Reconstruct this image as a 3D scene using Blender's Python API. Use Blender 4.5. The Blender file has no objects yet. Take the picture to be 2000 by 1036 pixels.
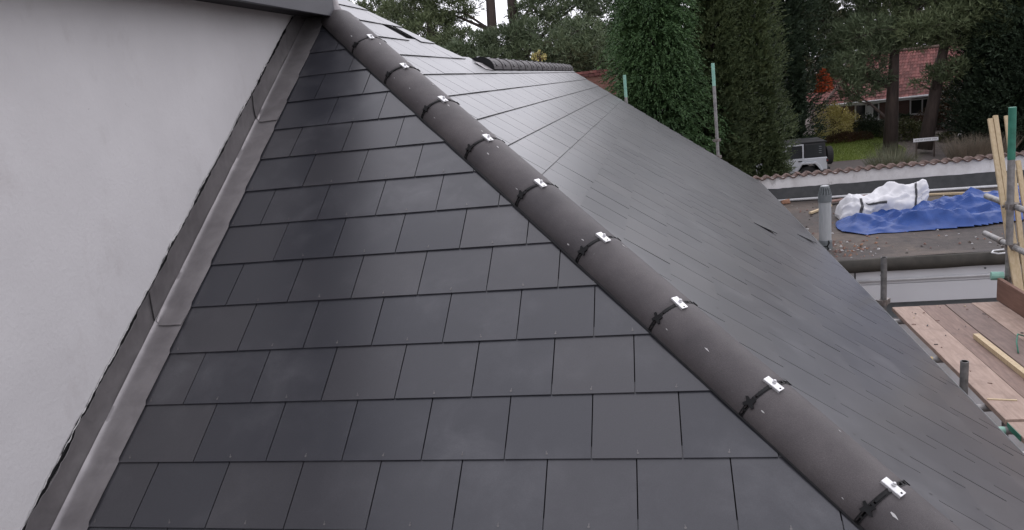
import bpy, math, random
import numpy as np
from mathutils import Vector, Matrix, noise as mnoise
R_ = math.radians
random.seed(7); rng = np.random.default_rng(11)
SC = bpy.context.scene; COL = SC.collection

# ------------------------------------------------------------------ camera
CR = np.array([[0.9776332, -0.06047363, -0.20143551],
               [0.18080318, -0.24762174, 0.95183701],
               [-0.10744085, -0.96696764, -0.23114941]])   # columns: right, down, forward
cam = bpy.data.cameras.new('camera'); cam_o = bpy.data.objects.new('camera', cam); COL.objects.link(cam_o)
cam.sensor_fit = 'HORIZONTAL'; cam.sensor_width = 36; cam.lens = 1453 / 2000 * 36
cam.clip_start = 0.05; cam.clip_end = 2000
M4 = Matrix.Identity(4)
for i in range(3):
    M4[i][0] = CR[i, 0]; M4[i][1] = -CR[i, 1]; M4[i][2] = -CR[i, 2]
cam_o.matrix_world = M4
SC.camera = cam_o

# ------------------------------------------------------------------ world, sun, exposure
SUN_EL, SUN_AZ = R_(48), R_(25)      # azimuth clockwise from +Y
w = bpy.data.worlds.new('World'); SC.world = w; w.use_nodes = True
nt = w.node_tree; nt.nodes.clear()
sky = nt.nodes.new('ShaderNodeTexSky'); sky.sky_type = 'NISHITA'; sky.sun_disc = False
sky.sun_elevation = SUN_EL; sky.sun_rotation = SUN_AZ
sky.air_density = 1.0; sky.dust_density = 6.0; sky.ozone_density = 1.0
hs = nt.nodes.new('ShaderNodeHueSaturation'); hs.inputs['Saturation'].default_value = 0.16; hs.inputs['Value'].default_value = 1.0
bg = nt.nodes.new('ShaderNodeBackground'); bg.inputs['Strength'].default_value = 0.12
wo = nt.nodes.new('ShaderNodeOutputWorld')
tint = nt.nodes.new('ShaderNodeMix'); tint.data_type = 'RGBA'; tint.blend_type = 'MULTIPLY'
tint.inputs[0].default_value = 1.0; tint.inputs[7].default_value = (1.0, 0.965, 1.02, 1)
nt.links.new(sky.outputs[0], hs.inputs['Color']); nt.links.new(hs.outputs[0], tint.inputs[6])
# full cloud cover: most of the clear-sky colour is replaced by an even grey, a little brighter overhead
geo = nt.nodes.new('ShaderNodeTexCoord'); sep = nt.nodes.new('ShaderNodeSeparateXYZ'); cr = nt.nodes.new('ShaderNodeValToRGB')
nt.links.new(geo.outputs['Generated'], sep.inputs[0]); nt.links.new(sep.outputs[2], cr.inputs[0])
CLOUD = 10.8
cr.color_ramp.elements[0].position = 0.0; cr.color_ramp.elements[0].color = (.97, .965, 1.05, 1)
cr.color_ramp.elements[1].position = 1.0; cr.color_ramp.elements[1].color = (.985, .975, 1.09, 1)
glow = nt.nodes.new('ShaderNodeMapRange'); glow.inputs['From Min'].default_value = 0.2; glow.inputs['From Max'].default_value = 1.0   # the cloud is thinner ahead, where the sun stands
glow.inputs['To Min'].default_value = CLOUD*.97; glow.inputs['To Max'].default_value = CLOUD*1.5; nt.links.new(sep.outputs[1], glow.inputs[0])
sc_ = nt.nodes.new('ShaderNodeVectorMath'); sc_.operation = 'SCALE'; nt.links.new(glow.outputs[0], sc_.inputs['Scale']); nt.links.new(cr.outputs[0], sc_.inputs[0])
cl = nt.nodes.new('ShaderNodeMix'); cl.data_type = 'RGBA'; cl.inputs[0].default_value = 0.85
nt.links.new(tint.outputs[2], cl.inputs[6]); nt.links.new(sc_.outputs[0], cl.inputs[7])
nt.links.new(cl.outputs[2], bg.inputs[0]); nt.links.new(bg.outputs[0], wo.inputs[0])
sl = bpy.data.lights.new('sun', 'SUN'); sl.energy = 0.5; sl.angle = R_(80); sl.color = (1, 0.97, 0.94)
so = bpy.data.objects.new('sun', sl); COL.objects.link(so)
sd = Vector((math.sin(SUN_AZ) * math.cos(SUN_EL), math.cos(SUN_AZ) * math.cos(SUN_EL), math.sin(SUN_EL)))
so.rotation_euler = sd.to_track_quat('Z', 'Y').to_euler()
vs = SC.view_settings
vs.view_transform = 'Standard'; vs.look = 'None'; vs.gamma = 1; vs.exposure = 0.0; vs.use_curve_mapping = False
SC.cycles.max_bounces = 6

# ------------------------------------------------------------------ helpers
def ray(px, py): return CR @ np.array([px - 1000, py - 518, 1453.0])
def at_y(px, py, y): d = ray(px, py); return d * y / d[1]
def at_z(px, py, z): d = ray(px, py); return d * z / d[2]
def nz(x, y=0.0, z=0.0): return mnoise.noise(Vector((x, y, z)))

def tag(o, label=None, cat=None, group=None, kind=None):
    if label: o['label'] = label
    if cat: o['category'] = cat
    if group: o['group'] = group
    if kind: o['kind'] = kind
    return o
def empty(name, loc, label=None, cat=None, group=None):
    o = bpy.data.objects.new(name, None); COL.objects.link(o); o.location = loc; o.empty_display_size = .1
    return tag(o, label, cat, group)

def wloc(o):
    p = Vector(o.location)
    while o.parent is not None: o = o.parent; p += o.location
    return p
class MB:
    def __init__(s): s.v = []; s.f = []; s.m = []
    def add(s, vs, fs, m=0):
        b = len(s.v); s.v += [tuple(map(float, p)) for p in vs]
        for f in fs: s.f.append(tuple(b + i for i in f)); s.m.append(m)
        return s
    def box(s, lo, hi, m=0, rot=None, org=None):
        x0, y0, z0 = lo; x1, y1, z1 = hi
        vs = [(x0,y0,z0),(x1,y0,z0),(x1,y1,z0),(x0,y1,z0),(x0,y0,z1),(x1,y0,z1),(x1,y1,z1),(x0,y1,z1)]
        if rot is not None: vs = [tuple(rot @ Vector(p)) for p in vs]
        if org is not None: vs = [(p[0]+org[0], p[1]+org[1], p[2]+org[2]) for p in vs]
        return s.add(vs, [(0,3,2,1),(4,5,6,7),(0,1,5,4),(1,2,6,5),(2,3,7,6),(3,0,4,7)], m)
    def bar(s, a, b, w, h, m=0, up=(0,0,1), ch=0.0):
        a = Vector(a); b = Vector(b); d = (b - a).normalized(); u = Vector(up); r = d.cross(u)
        if r.length < 1e-4: r = d.cross(Vector((1,0,0)))
        r.normalize(); u = r.cross(d).normalized()
        vs = []
        for p in (a, b):
            for sx, sy in ((-1,-1),(1,-1),(1,1),(-1,1)): vs.append(p + r*sx*w/2 + u*sy*h/2)
        return s.add(vs, [(0,3,2,1),(4,5,6,7),(0,1,5,4),(1,2,6,5),(2,3,7,6),(3,0,4,7)], m)
    def tube(s, pts, r, n=12, m=0, caps=True):
        pts = [Vector(p) for p in pts]; rs = r if isinstance(r, (list, tuple)) else [r]*len(pts)
        vs = []; fs = []; up = None
        for i, p in enumerate(pts):
            d = (pts[min(i+1, len(pts)-1)] - pts[max(i-1, 0)]).normalized()
            if up is None: up = d.orthogonal().normalized()
            up = (up - d*up.dot(d)).normalized(); q = d.cross(up)
            for k in range(n):
                an = 2*math.pi*k/n; vs.append(p + (up*math.cos(an) + q*math.sin(an))*rs[i])
        for i in range(len(pts)-1):
            for k in range(n): fs.append((i*n+k, i*n+(k+1)%n, (i+1)*n+(k+1)%n, (i+1)*n+k))
        if caps: fs.append(tuple(range(n))[::-1]); fs.append(tuple((len(pts)-1)*n+k for k in range(n)))
        return s.add(vs, fs, m)
    def prism(s, poly, a, b, fn, m=0):
        """poly of 2D points extruded between depths a and b; fn(u, v, depth) -> xyz"""
        n = len(poly); vs = [fn(u, v, a) for u, v in poly] + [fn(u, v, b) for u, v in poly]
        fs = [tuple(range(n))[::-1], tuple(range(n, 2*n))] + [(i, (i+1)%n, n+(i+1)%n, n+i) for i in range(n)]
        return s.add(vs, fs, m)
    def grid(s, P, m=0):
        """P: rows x cols of points"""
        nr = len(P); nc = len(P[0]); vs = [p for row in P for p in row]
        fs = [(i*nc+j, i*nc+j+1, (i+1)*nc+j+1, (i+1)*nc+j) for i in range(nr-1) for j in range(nc-1)]
        return s.add(vs, fs, m)
    def build(s, name, mats, parent=None, smooth=False, bevel=0.0, loc=None, solid=0.0, split=False):
        me = bpy.data.meshes.new(name); off = Vector(loc) if loc is not None else Vector((0,0,0))
        if parent is not None and loc is None: off = wloc(parent)
        me.from_pydata([tuple(Vector(p) - off) for p in s.v], [], s.f)
        mats = mats if isinstance(mats, (list, tuple)) else [mats]
        for mt in mats: me.materials.append(mt)
        me.polygons.foreach_set('material_index', s.m)
        if smooth: me.polygons.foreach_set('use_smooth', [True]*len(s.f))
        me.validate(); me.update()
        o = bpy.data.objects.new(name, me); COL.objects.link(o)
        if parent is not None:
            o.parent = parent
            if loc is not None: o.location = off - wloc(parent)
        elif loc is not None: o.location = off
        if solid:
            md = o.modifiers.new('solid', 'SOLIDIFY'); md.thickness = solid; md.offset = -1
        if split:
            md = o.modifiers.new('split', 'EDGE_SPLIT'); md.split_angle = R_(50)
        if bevel:
            md = o.modifiers.new('bevel', 'BEVEL'); md.width = bevel; md.segments = 2; md.limit_method = 'ANGLE'; md.angle_limit = R_(40)
        return o

def np_mesh(name, V, F, mat, parent=None, mats=None, midx=None, smooth=False):
    """V (n,3), F (k, 3 or 4) arrays -> object"""
    me = bpy.data.meshes.new(name); V = np.asarray(V, np.float32); F = np.asarray(F, np.int32); k = F.shape[1]
    if parent is not None: V = V - np.array(wloc(parent), np.float32)
    me.vertices.add(len(V)); me.vertices.foreach_set('co', V.ravel())
    me.loops.add(F.size); me.loops.foreach_set('vertex_index', F.ravel())
    me.polygons.add(len(F)); me.polygons.foreach_set('loop_start', np.arange(0, F.size, k, dtype=np.int32))
    me.polygons.foreach_set('loop_total', np.full(len(F), k, np.int32))
    for m in (mats or [mat]): me.materials.append(m)
    if midx is not None: me.polygons.foreach_set('material_index', np.asarray(midx, np.int32))
    if smooth: me.polygons.foreach_set('use_smooth', np.ones(len(F), bool))
    me.update(calc_edges=True)
    o = bpy.data.objects.new(name, me); COL.objects.link(o)
    if parent is not None: o.parent = parent
    return o

# ------------------------------------------------------------------ materials
def newmat(name):
    m = bpy.data.materials.new(name); m.use_nodes = True
    return m, m.node_tree, m.node_tree.nodes['Principled BSDF']
def node(nt, t, **kw):
    n = nt.nodes.new(t)
    for k, v in kw.items(): setattr(n, k, v)
    return n
def ramp(nt, src, stops):
    r = node(nt, 'ShaderNodeValToRGB'); el = r.color_ramp.elements
    while len(el) < len(stops): el.new(0.5)
    for e, (p, c) in zip(el, stops): e.position = p; e.color = (*c, 1) if len(c) == 3 else c
    nt.links.new(src, r.inputs[0]); return r
def noise_tex(nt, scale, detail=4, rough=.55, coord='Object', stretch=None, dist=0):
    tc = node(nt, 'ShaderNodeTexCoord'); n = node(nt, 'ShaderNodeTexNoise')
    n.inputs['Scale'].default_value = scale; n.inputs['Detail'].default_value = detail; n.inputs['Roughness'].default_value = rough
    n.inputs['Distortion'].default_value = dist
    if stretch:
        mp = node(nt, 'ShaderNodeMapping'); mp.inputs['Scale'].default_value = stretch
        nt.links.new(tc.outputs[coord], mp.inputs[0]); nt.links.new(mp.outputs[0], n.inputs['Vector'])
    else: nt.links.new(tc.outputs[coord], n.inputs['Vector'])
    return n
def mixc(nt, fac, a, b, mode='MIX'):
    x = node(nt, 'ShaderNodeMix', data_type='RGBA', blend_type=mode)
    for sock, v in ((0, fac), (6, a), (7, b)):
        if hasattr(v, 'links') or isinstance(v, bpy.types.NodeSocket): nt.links.new(v, x.inputs[sock])
        elif sock == 0: x.inputs[0].default_value = v
        else: x.inputs[sock].default_value = (*v, 1)
    return x.outputs[2]
def bump(nt, p, src, strength=.2, dist=.01):
    b = node(nt, 'ShaderNodeBump'); b.inputs['Strength'].default_value = strength; b.inputs['Distance'].default_value = dist
    nt.links.new(src, b.inputs['Height']); nt.links.new(b.outputs[0], p.inputs['Normal'])
def mat(name, c1, c2=None, scale=6, rough=.6, metal=0, bumps=0, bdist=.004, detail=5, stretch=None, spec=.5, island=0.0, fine=None):
    m, nt, p = newmat(name); p.inputs['Roughness'].default_value = rough; p.inputs['Metallic'].default_value = metal
    p.inputs['Specular IOR Level'].default_value = spec
    c2 = c2 or tuple(min(1, c*1.25) for c in c1)
    n = noise_tex(nt, scale, detail, stretch=stretch)
    col = ramp(nt, n.outputs[0], [(.3, c1), (.7, c2)]).outputs[0]
    if fine:
        n2 = noise_tex(nt, fine[0], 3); f2 = ramp(nt, n2.outputs[0], [(.35, (1-fine[1],)*3), (.65, (1+fine[1],)*3)])
        col = mixc(nt, 1.0, col, f2.outputs[0], 'MULTIPLY')
    if island:
        g = node(nt, 'ShaderNodeNewGeometry'); r = ramp(nt, g.outputs['Random Per Island'], [(0, (1-island,)*3), (1, (1+island,)*3)])
        col = mixc(nt, 1.0, col, r.outputs[0], 'MULTIPLY')
    nt.links.new(col, p.inputs['Base Color'])
    if bumps: bump(nt, p, n.outputs[0], bumps, bdist)
    return m

def slate_mat():
    m, nt, p = newmat('slate')
    g = node(nt, 'ShaderNodeNewGeometry')
    base = ramp(nt, g.outputs['Random Per Island'], [(0, (.026,.027,.034)), (.35, (.032,.033,.040)), (.7, (.037,.037,.043)), (1, (.043,.042,.047))]).outputs[0]
    n1 = noise_tex(nt, 2.2, 6, .6); n2 = noise_tex(nt, 6, 4, .6, dist=.5); n3 = noise_tex(nt, 260, 2, .5)
    # pale bloom smeared over some of the slates
    bl = ramp(nt, n1.outputs[0], [(.44, (0,0,0)), (.72, (1,1,1))]).outputs[0]
    b2 = ramp(nt, n2.outputs[0], [(.38, (0,0,0)), (.80, (1,1,1))]).outputs[0]
    bb = mixc(nt, 1.0, bl, b2, 'MULTIPLY')
    fac = node(nt, 'ShaderNodeMath', operation='MULTIPLY'); nt.links.new(bb, fac.inputs[0]); fac.inputs[1].default_value = .55
    col = mixc(nt, fac.outputs[0], base, (.15,.15,.16))
    sp = ramp(nt, n3.outputs[0], [(.3, (.88,)*3), (.7, (1.12,)*3)]).outputs[0]
    col = mixc(nt, 1.0, col, sp, 'MULTIPLY')
    nt.links.new(col, p.inputs['Base Color'])
    rr = ramp(nt, n2.outputs[0], [(.3, (.30,)*3), (.7, (.315,)*3)]); nt.links.new(rr.outputs[0], p.inputs['Roughness'])
    p.inputs['Specular IOR Level'].default_value = .72
    return m
M_slate = slate_mat()
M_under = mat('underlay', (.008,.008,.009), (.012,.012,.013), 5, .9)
M_rivet = mat('rivet', (.13,.125,.125), (.22,.21,.205), 60, .5, .5)

def hip_mat():
    m, nt, p = newmat('concrete_tile')
    n1 = noise_tex(nt, 5, 5, .6); n2 = noise_tex(nt, 320, 2, .7); n3 = noise_tex(nt, 55, 3, .6)
    c = ramp(nt, n1.outputs[0], [(.25, (.046,.041,.043)), (.75, (.090,.081,.081))]).outputs[0]
    s = ramp(nt, n2.outputs[0], [(.3, (.80,)*3), (.7, (1.25,)*3)]).outputs[0]
    c = mixc(nt, 1.0, c, s, 'MULTIPLY')
    oi = node(nt, 'ShaderNodeObjectInfo'); ov = ramp(nt, oi.outputs['Random'], [(0, (.84,.85,.87)), (1, (1.08,1.06,1.05))]); c = mixc(nt, 1.0, c, ov.outputs[0], 'MULTIPLY')
    sp = ramp(nt, n3.outputs[0], [(.70, (0,0,0)), (.78, (1,1,1))]).outputs[0]
    f = node(nt, 'ShaderNodeMath', operation='MULTIPLY'); nt.links.new(sp, f.inputs[0]); f.inputs[1].default_value = .35
    c = mixc(nt, f.outputs[0], c, (.2,.19,.185))
    nt.links.new(c, p.inputs['Base Color']); p.inputs['Roughness'].default_value = .62; p.inputs['Specular IOR Level'].default_value = .4
    bump(nt, p, n2.outputs[0], .5, .0015)
    return m
M_hip = hip_mat()
M_mortar = mat('mortar', (.42,.41,.40), (.55,.54,.53), 40, .9)
M_blackpl = mat('black_plastic', (.004,.004,.0045), (.008,.008,.0085), 30, .55, spec=.25)
M_steel = mat('stainless', (.62,.62,.62), (.74,.74,.74), 80, .3, .5)

def render_mat():
    m, nt, p = newmat('painted_render')
    n1 = noise_tex(nt, 1.1, 6, .6); n2 = noise_tex(nt, 60, 4, .65); n3 = noise_tex(nt, 3.2, 6, .7, stretch=(1, 1, .55)); n5 = noise_tex(nt, 22, 4, .6)
    c = ramp(nt, n1.outputs[0], [(.3, (.53,.515,.515)), (.7, (.625,.61,.61))]).outputs[0]
    d = ramp(nt, n3.outputs[0], [(.55, (0,0,0)), (.78, (1,1,1))]).outputs[0]
    f = node(nt, 'ShaderNodeMath', operation='MULTIPLY'); nt.links.new(d, f.inputs[0]); f.inputs[1].default_value = .5
    c = mixc(nt, f.outputs[0], c, (.40,.37,.36))
    n6 = noise_tex(nt, 2.6, 6, .7); tc = node(nt, 'ShaderNodeTexCoord'); sx = node(nt, 'ShaderNodeSeparateXYZ'); nt.links.new(tc.outputs['Object'], sx.inputs[0])
    lo = node(nt, 'ShaderNodeMapRange'); lo.inputs['From Min'].default_value = 4.35; lo.inputs['From Max'].default_value = 3.8; nt.links.new(sx.outputs[2], lo.inputs[0])
    gm = node(nt, 'ShaderNodeMath', operation='MULTIPLY'); gr_ = ramp(nt, n6.outputs[0], [(.45, (0,0,0)), (.7, (.55,)*3)]); nt.links.new(lo.outputs[0], gm.inputs[0]); nt.links.new(gr_.outputs[0], gm.inputs[1])
    c = mixc(nt, gm.outputs[0], c, (.33,.32,.25))
    pk = ramp(nt, n5.outputs[0], [(.72, (0,0,0)), (.775, (1,1,1))]).outputs[0]
    f2 = node(nt, 'ShaderNodeMath', operation='MULTIPLY'); nt.links.new(pk, f2.inputs[0]); f2.inputs[1].default_value = .45
    c = mixc(nt, f2.outputs[0], c, (.26,.24,.23))
    nt.links.new(c, p.inputs['Base Color']); p.inputs['Roughness'].default_value = .85
    ad = node(nt, 'ShaderNodeMath', operation='ADD'); sc3 = node(nt, 'ShaderNodeMath', operation='MULTIPLY'); nt.links.new(n3.outputs[0], sc3.inputs[0]); sc3.inputs[1].default_value = 2.5
    nt.links.new(n2.outputs[0], ad.inputs[0]); nt.links.new(sc3.outputs[0], ad.inputs[1]); bump(nt, p, ad.outputs[0], .24, .008)
    return m
M_render = render_mat()

def lead_mat(name='lead', k=1.0, bs=.22):
    m, nt, p = newmat(name)
    n1 = noise_tex(nt, 3, 5, .55, stretch=(1, .5, 1)); n2 = noise_tex(nt, 10, 5, .6, dist=.5)
    c = ramp(nt, n1.outputs[0], [(.3, (.24*k,.225*k,.228*k)), (.7, (.36*k,.342*k,.342*k))]).outputs[0]
    d = ramp(nt, n2.outputs[0], [(.35, (.88,)*3), (.65, (1.08,)*3)]).outputs[0]
    c = mixc(nt, 1.0, c, d, 'MULTIPLY')
    nt.links.new(c, p.inputs['Base Color']); p.inputs['Roughness'].default_value = .46; p.inputs['Metallic'].default_value = .6
    bump(nt, p, n2.outputs[0], bs, .006)
    return m
M_lead = lead_mat(); M_leadoldshade = lead_mat('aged_shaded_lead', .66, .6)  # upstand lead: aged patina, plus its angle's shade put into the darker colour
M_fascia = mat('grey_fascia', (.045,.045,.054), (.060,.060,.070), 3, .5)
M_soffit = mat('dark_soffit', (.022,.020,.022), (.034,.031,.034), 8, .8)
M_gutter = mat('grey_gutter', (.10,.11,.115), (.16,.17,.175), 14, .4)
M_galv = mat('galvanised_tube', (.20,.195,.19), (.36,.35,.34), 18, .5, .45, bumps=.15)
M_dirtytube = mat('dirty_tube', (.10,.10,.095), (.22,.215,.21), 22, .6, .35, bumps=.15)
M_green = mat('green_paint', (.022,.135,.088), (.045,.22,.15), 16, .55)
M_palegreen = mat('pale_green_paint', (.20,.42,.34), (.30,.52,.42), 16, .55)
M_yellow = mat('yellow_cap', (.55,.38,.12), (.65,.48,.18), 16, .6)
M_coupler = mat('coupler_steel', (.10,.09,.08), (.30,.27,.25), 30, .5, .5)

def board_mat(name, c1, c2, dirt=.5):
    m, nt, p = newmat(name)
    n1 = noise_tex(nt, 5, 6, .65, stretch=(9, 1.0, 9)); n2 = noise_tex(nt, 7, 6, .7); n3 = noise_tex(nt, 30, 5, .6); g = node(nt, 'ShaderNodeNewGeometry')
    c = ramp(nt, n1.outputs[0], [(.3, c1), (.7, c2)]).outputs[0]
    r = ramp(nt, n2.outputs[0], [(.52, (0,0,0)), (.75, (1,1,1))]).outputs[0]
    f = node(nt, 'ShaderNodeMath', operation='MULTIPLY'); nt.links.new(r, f.inputs[0]); f.inputs[1].default_value = dirt
    c = mixc(nt, f.outputs[0], c, (.10,.075,.065))
    s = ramp(nt, n3.outputs[0], [(.69, (0,0,0)), (.75, (1,1,1))]).outputs[0]
    f = node(nt, 'ShaderNodeMath', operation='MULTIPLY'); nt.links.new(s, f.inputs[0]); f.inputs[1].default_value = .3
    c = mixc(nt, f.outputs[0], c, (.09,.05,.035))
    nt.links.new(c, p.inputs['Base Color']); p.inputs['Roughness'].default_value = .75
    bump(nt, p, n1.outputs[0], .3, .004)
    return m
M_boardpale = board_mat('pale_board', (.30,.212,.168), (.43,.318,.258), .45)
M_boardbrown = board_mat('brown_board', (.17,.112,.09), (.275,.19,.155), .55)
M_boardgrey = board_mat('grey_board', (.15,.105,.088), (.235,.17,.145), .55)
M_toe = board_mat('toe_board_wood', (.16,.085,.06), (.23,.13,.095), .3)
M_pine = mat('fresh_timber', (.47,.36,.21), (.60,.48,.31), 7, .7, stretch=(8, 8, 1))
M_ply = mat('stained_ply', (.13,.075,.06), (.25,.15,.12), 5, .8)

def felt_mat():
    m, nt, p = newmat('roof_felt')
    n1 = noise_tex(nt, .9, 6, .65); n2 = noise_tex(nt, 9, 6, .7); n3 = noise_tex(nt, 70, 4, .7); n4 = noise_tex(nt, 2.4, 5, .65)
    c = ramp(nt, n1.outputs[0], [(.3, (.036,.030,.027)), (.5, (.060,.048,.041)), (.72, (.115,.088,.066))]).outputs[0]
    d = ramp(nt, n2.outputs[0], [(.3, (.6,)*3), (.7, (1.35,)*3)]).outputs[0]
    c = mixc(nt, 1.0, c, d, 'MULTIPLY')
    r = ramp(nt, n4.outputs[0], [(.60, (0,0,0)), (.72, (1,1,1))]).outputs[0]
    f = node(nt, 'ShaderNodeMath', operation='MULTIPLY'); nt.links.new(r, f.inputs[0]); f.inputs[1].default_value = .35
    c = mixc(nt, f.outputs[0], c, (.19,.10,.065))
    s = ramp(nt, n3.outputs[0], [(.70, (0,0,0)), (.76, (1,1,1))]).outputs[0]
    f = node(nt, 'ShaderNodeMath', operation='MULTIPLY'); nt.links.new(s, f.inputs[0]); f.inputs[1].default_value = .5
    c = mixc(nt, f.outputs[0], c, (.36,.32,.29))
    nt.links.new(c, p.inputs['Base Color']); p.inputs['Roughness'].default_value = .8
    bump(nt, p, n3.outputs[0], .4, .01)
    return m
M_felt = felt_mat()
M_feltdark = mat('dark_felt', (.030,.032,.033), (.055,.056,.056), 8, .7, bumps=.2, bdist=.01)
M_feltedge = mat('mossy_felt_edge', (.048,.045,.038), (.085,.077,.064), 7, .8, bumps=.2, bdist=.01)
M_white = mat('white_upvc', (.62,.62,.63), (.68,.68,.69), 2, .4)
M_whitepipe = mat('white_pipe', (.60,.60,.60), (.72,.72,.72), 9, .4)
M_greypipe = mat('grey_upvc', (.34,.36,.365), (.44,.455,.46), 9, .5, stretch=(4, 4, .6))
M_greydark = mat('grey_cowl', (.13,.145,.15), (.17,.185,.19), 9, .5)
def gwall_mat():
    m, nt, p = newmat('weathered_white_wall')
    n1 = noise_tex(nt, 1.6, 6, .7); n2 = noise_tex(nt, 7, 5, .7, stretch=(1, 1, .5)); n3 = noise_tex(nt, 50, 3)
    c = ramp(nt, n1.outputs[0], [(.3, (.52,.50,.485)), (.6, (.78,.765,.75))]).outputs[0]
    d = ramp(nt, n2.outputs[0], [(.60, (0,0,0)), (.74, (1,1,1))]).outputs[0]
    f = node(nt, 'ShaderNodeMath', operation='MULTIPLY'); nt.links.new(d, f.inputs[0]); f.inputs[1].default_value = .6
    c = mixc(nt, f.outputs[0], c, (.20,.18,.165))
    nt.links.new(c, p.inputs['Base Color']); p.inputs['Roughness'].default_value = .9; bump(nt, p, n3.outputs[0], .4, .01)
    return m
M_gwall = gwall_mat()
M_terra = mat('terracotta', (.065,.040,.032), (.17,.110,.09), 9, .85, bumps=.2, bdist=.01)
M_redtile = mat('red_roof_tile', (.17,.062,.055), (.28,.115,.10), 1.1, .8, island=.4)
def brick_mat(name, c1, c2, mc, scale):
    m, nt, p = newmat(name); tc = node(nt, 'ShaderNodeTexCoord'); mp = node(nt, 'ShaderNodeMapping'); mp.inputs['Rotation'].default_value = (R_(90), 0, 0)
    b = node(nt, 'ShaderNodeTexBrick'); b.inputs['Color1'].default_value = (*c1, 1); b.inputs['Color2'].default_value = (*c2, 1); b.inputs['Mortar'].default_value = (*mc, 1)
    b.inputs['Scale'].default_value = scale; b.inputs['Mortar Size'].default_value = .012
    nt.links.new(tc.outputs['Object'], mp.inputs[0]); nt.links.new(mp.outputs[0], b.inputs['Vector']); nt.links.new(b.outputs[0], p.inputs['Base Color'])
    p.inputs['Roughness'].default_value = .9
    return m
M_brick = brick_mat('brown_brick', (.11,.06,.05), (.15,.085,.07), (.14,.12,.11), 4)
M_redbrick = brick_mat('red_brick', (.25,.11,.085), (.34,.17,.13), (.28,.22,.2), 4)
M_glass = mat('dark_glass', (.02,.024,.026), (.035,.04,.042), 1, .06)
M_tarp = mat('blue_tarpaulin', (.003,.040,.20), (.007,.062,.28), 5, .5, bumps=.25, bdist=.01, detail=6)
M_bag = mat('white_woven_bag', (.60,.60,.62), (.70,.70,.71), 6, .6, bumps=.3, bdist=.02)
M_strap = mat('dark_webbing', (.03,.03,.033), (.05,.05,.055), 30, .7)

def leaf_mat(name, cols, rough=.6, nscale=.35):
    m, nt, p = newmat(name); g = node(nt, 'ShaderNodeNewGeometry')
    n = noise_tex(nt, nscale, 4, .6)
    k = len(cols); c = ramp(nt, g.outputs['Random Per Island'], [(i/max(1, k-1), cc) for i, cc in enumerate(cols)]).outputs[0]
    v = ramp(nt, n.outputs[0], [(.35, (.7,.72,.7)), (.65, (1.3,1.27,1.2))]).outputs[0]
    c = mixc(nt, 1.0, c, v, 'MULTIPLY')
    nt.links.new(c, p.inputs['Base Color']); p.inputs['Roughness'].default_value = rough; p.inputs['Specular IOR Level'].default_value = .25
    return m
L_pine = leaf_mat('pine_needles', [(.075,.100,.050), (.11,.14,.07), (.155,.185,.10)])
L_pinegrey = leaf_mat('grey_green_needles', [(.075,.105,.060), (.11,.145,.08), (.155,.19,.115)])
L_pinebrown = leaf_mat('brownish_needles', [(.055,.050,.030), (.085,.072,.042), (.11,.095,.055)])
L_cyp = leaf_mat('bright_cypress_sprays', [(.032,.066,.026), (.050,.096,.036), (.072,.130,.05)])
L_cypdark = leaf_mat('dark_cypress_sprays', [(.050,.070,.034), (.070,.096,.044), (.095,.116,.052)])
L_fir = leaf_mat('blackish_fir_sprays', [(.018,.030,.018), (.026,.042,.024), (.036,.055,.03)])
L_red = leaf_mat('orange_red_leaves', [(.30,.055,.02), (.42,.075,.028), (.26,.085,.03)])
L_yel = leaf_mat('yellow_green_leaves', [(.38,.33,.10), (.50,.44,.17), (.60,.54,.27)])
L_hedge = leaf_mat('dark_hedge_leaves', [(.016,.026,.013), (.026,.040,.018), (.036,.052,.024)])
L_rust = leaf_mat('rusty_hedge_leaves', [(.07,.035,.02), (.10,.055,.03), (.08,.06,.03)])
L_olive = leaf_mat('olive_shrub_leaves', [(.05,.06,.024), (.08,.088,.034), (.12,.12,.055)])
L_dry = leaf_mat('dry_stems', [(.16,.13,.10), (.22,.18,.14), (.12,.10,.08)])
L_greygrass = leaf_mat('grey_green_blades', [(.10,.11,.07), (.15,.155,.10), (.20,.19,.13)])
L_wood = leaf_mat('woodland_foliage', [(.045,.050,.025), (.075,.062,.034), (.055,.070,.034), (.10,.08,.045)], nscale=.12)
M_bark = mat('pine_bark', (.040,.030,.026), (.085,.062,.052), 3, .95, bumps=.5, bdist=.05, stretch=(3, 3, .5))

# ------------------------------------------------------------------ the ground
GZ = -5.5
def gz(x, y):
    def ss(a, b, v): v = min(1, max(0, (v-a)/(b-a))); return v*v*(3-2*v)
    return GZ + .95*ss(39.5, 46, y) + 1.2*ss(60, 140, y)
mb = MB(); xs = [-600,-300,-150,-80,-50]+list(range(-40,41,4))+[50,80,150,300,600]; ys = [-60,-30,-10,0,10,20,30]+[36+i for i in range(0,14)]+[52,56,60,70,80,100,140,200,400,900]
mb.grid([[(x, y, gz(x, y)) for x in xs] for y in ys])
M_ground = mat('leaf_litter_soil', (.075,.060,.052), (.135,.11,.098), .6, .95, bumps=.3, bdist=.05, fine=(9, .3))
tag(mb.build('ground', M_ground, smooth=True), kind='structure')
def sheet(name, pts, m, dz, n=24):
    """a ground sheet from an edge list [(xa, xb, y)...]"""
    mb = MB(); mb.grid([[(xa+(xb-xa)*j/n, y, gz(0, y)+dz) for j in range(n+1)] for xa, xb, y in pts])
    return tag(mb.build(name, m, smooth=True), kind='structure')
M_road = mat('worn_asphalt', (.075,.062,.055), (.12,.10,.09), .5, .9, fine=(14, .2))
sheet('road', [(-60, 60, y) for y in (31, 33, 35, 37, 39, 40.2)], M_road, .006)
M_lawn = mat('lawn_turf', (.12,.165,.03), (.17,.215,.045), .8, .9, bumps=.6, bdist=.05, fine=(12, .3))
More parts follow.
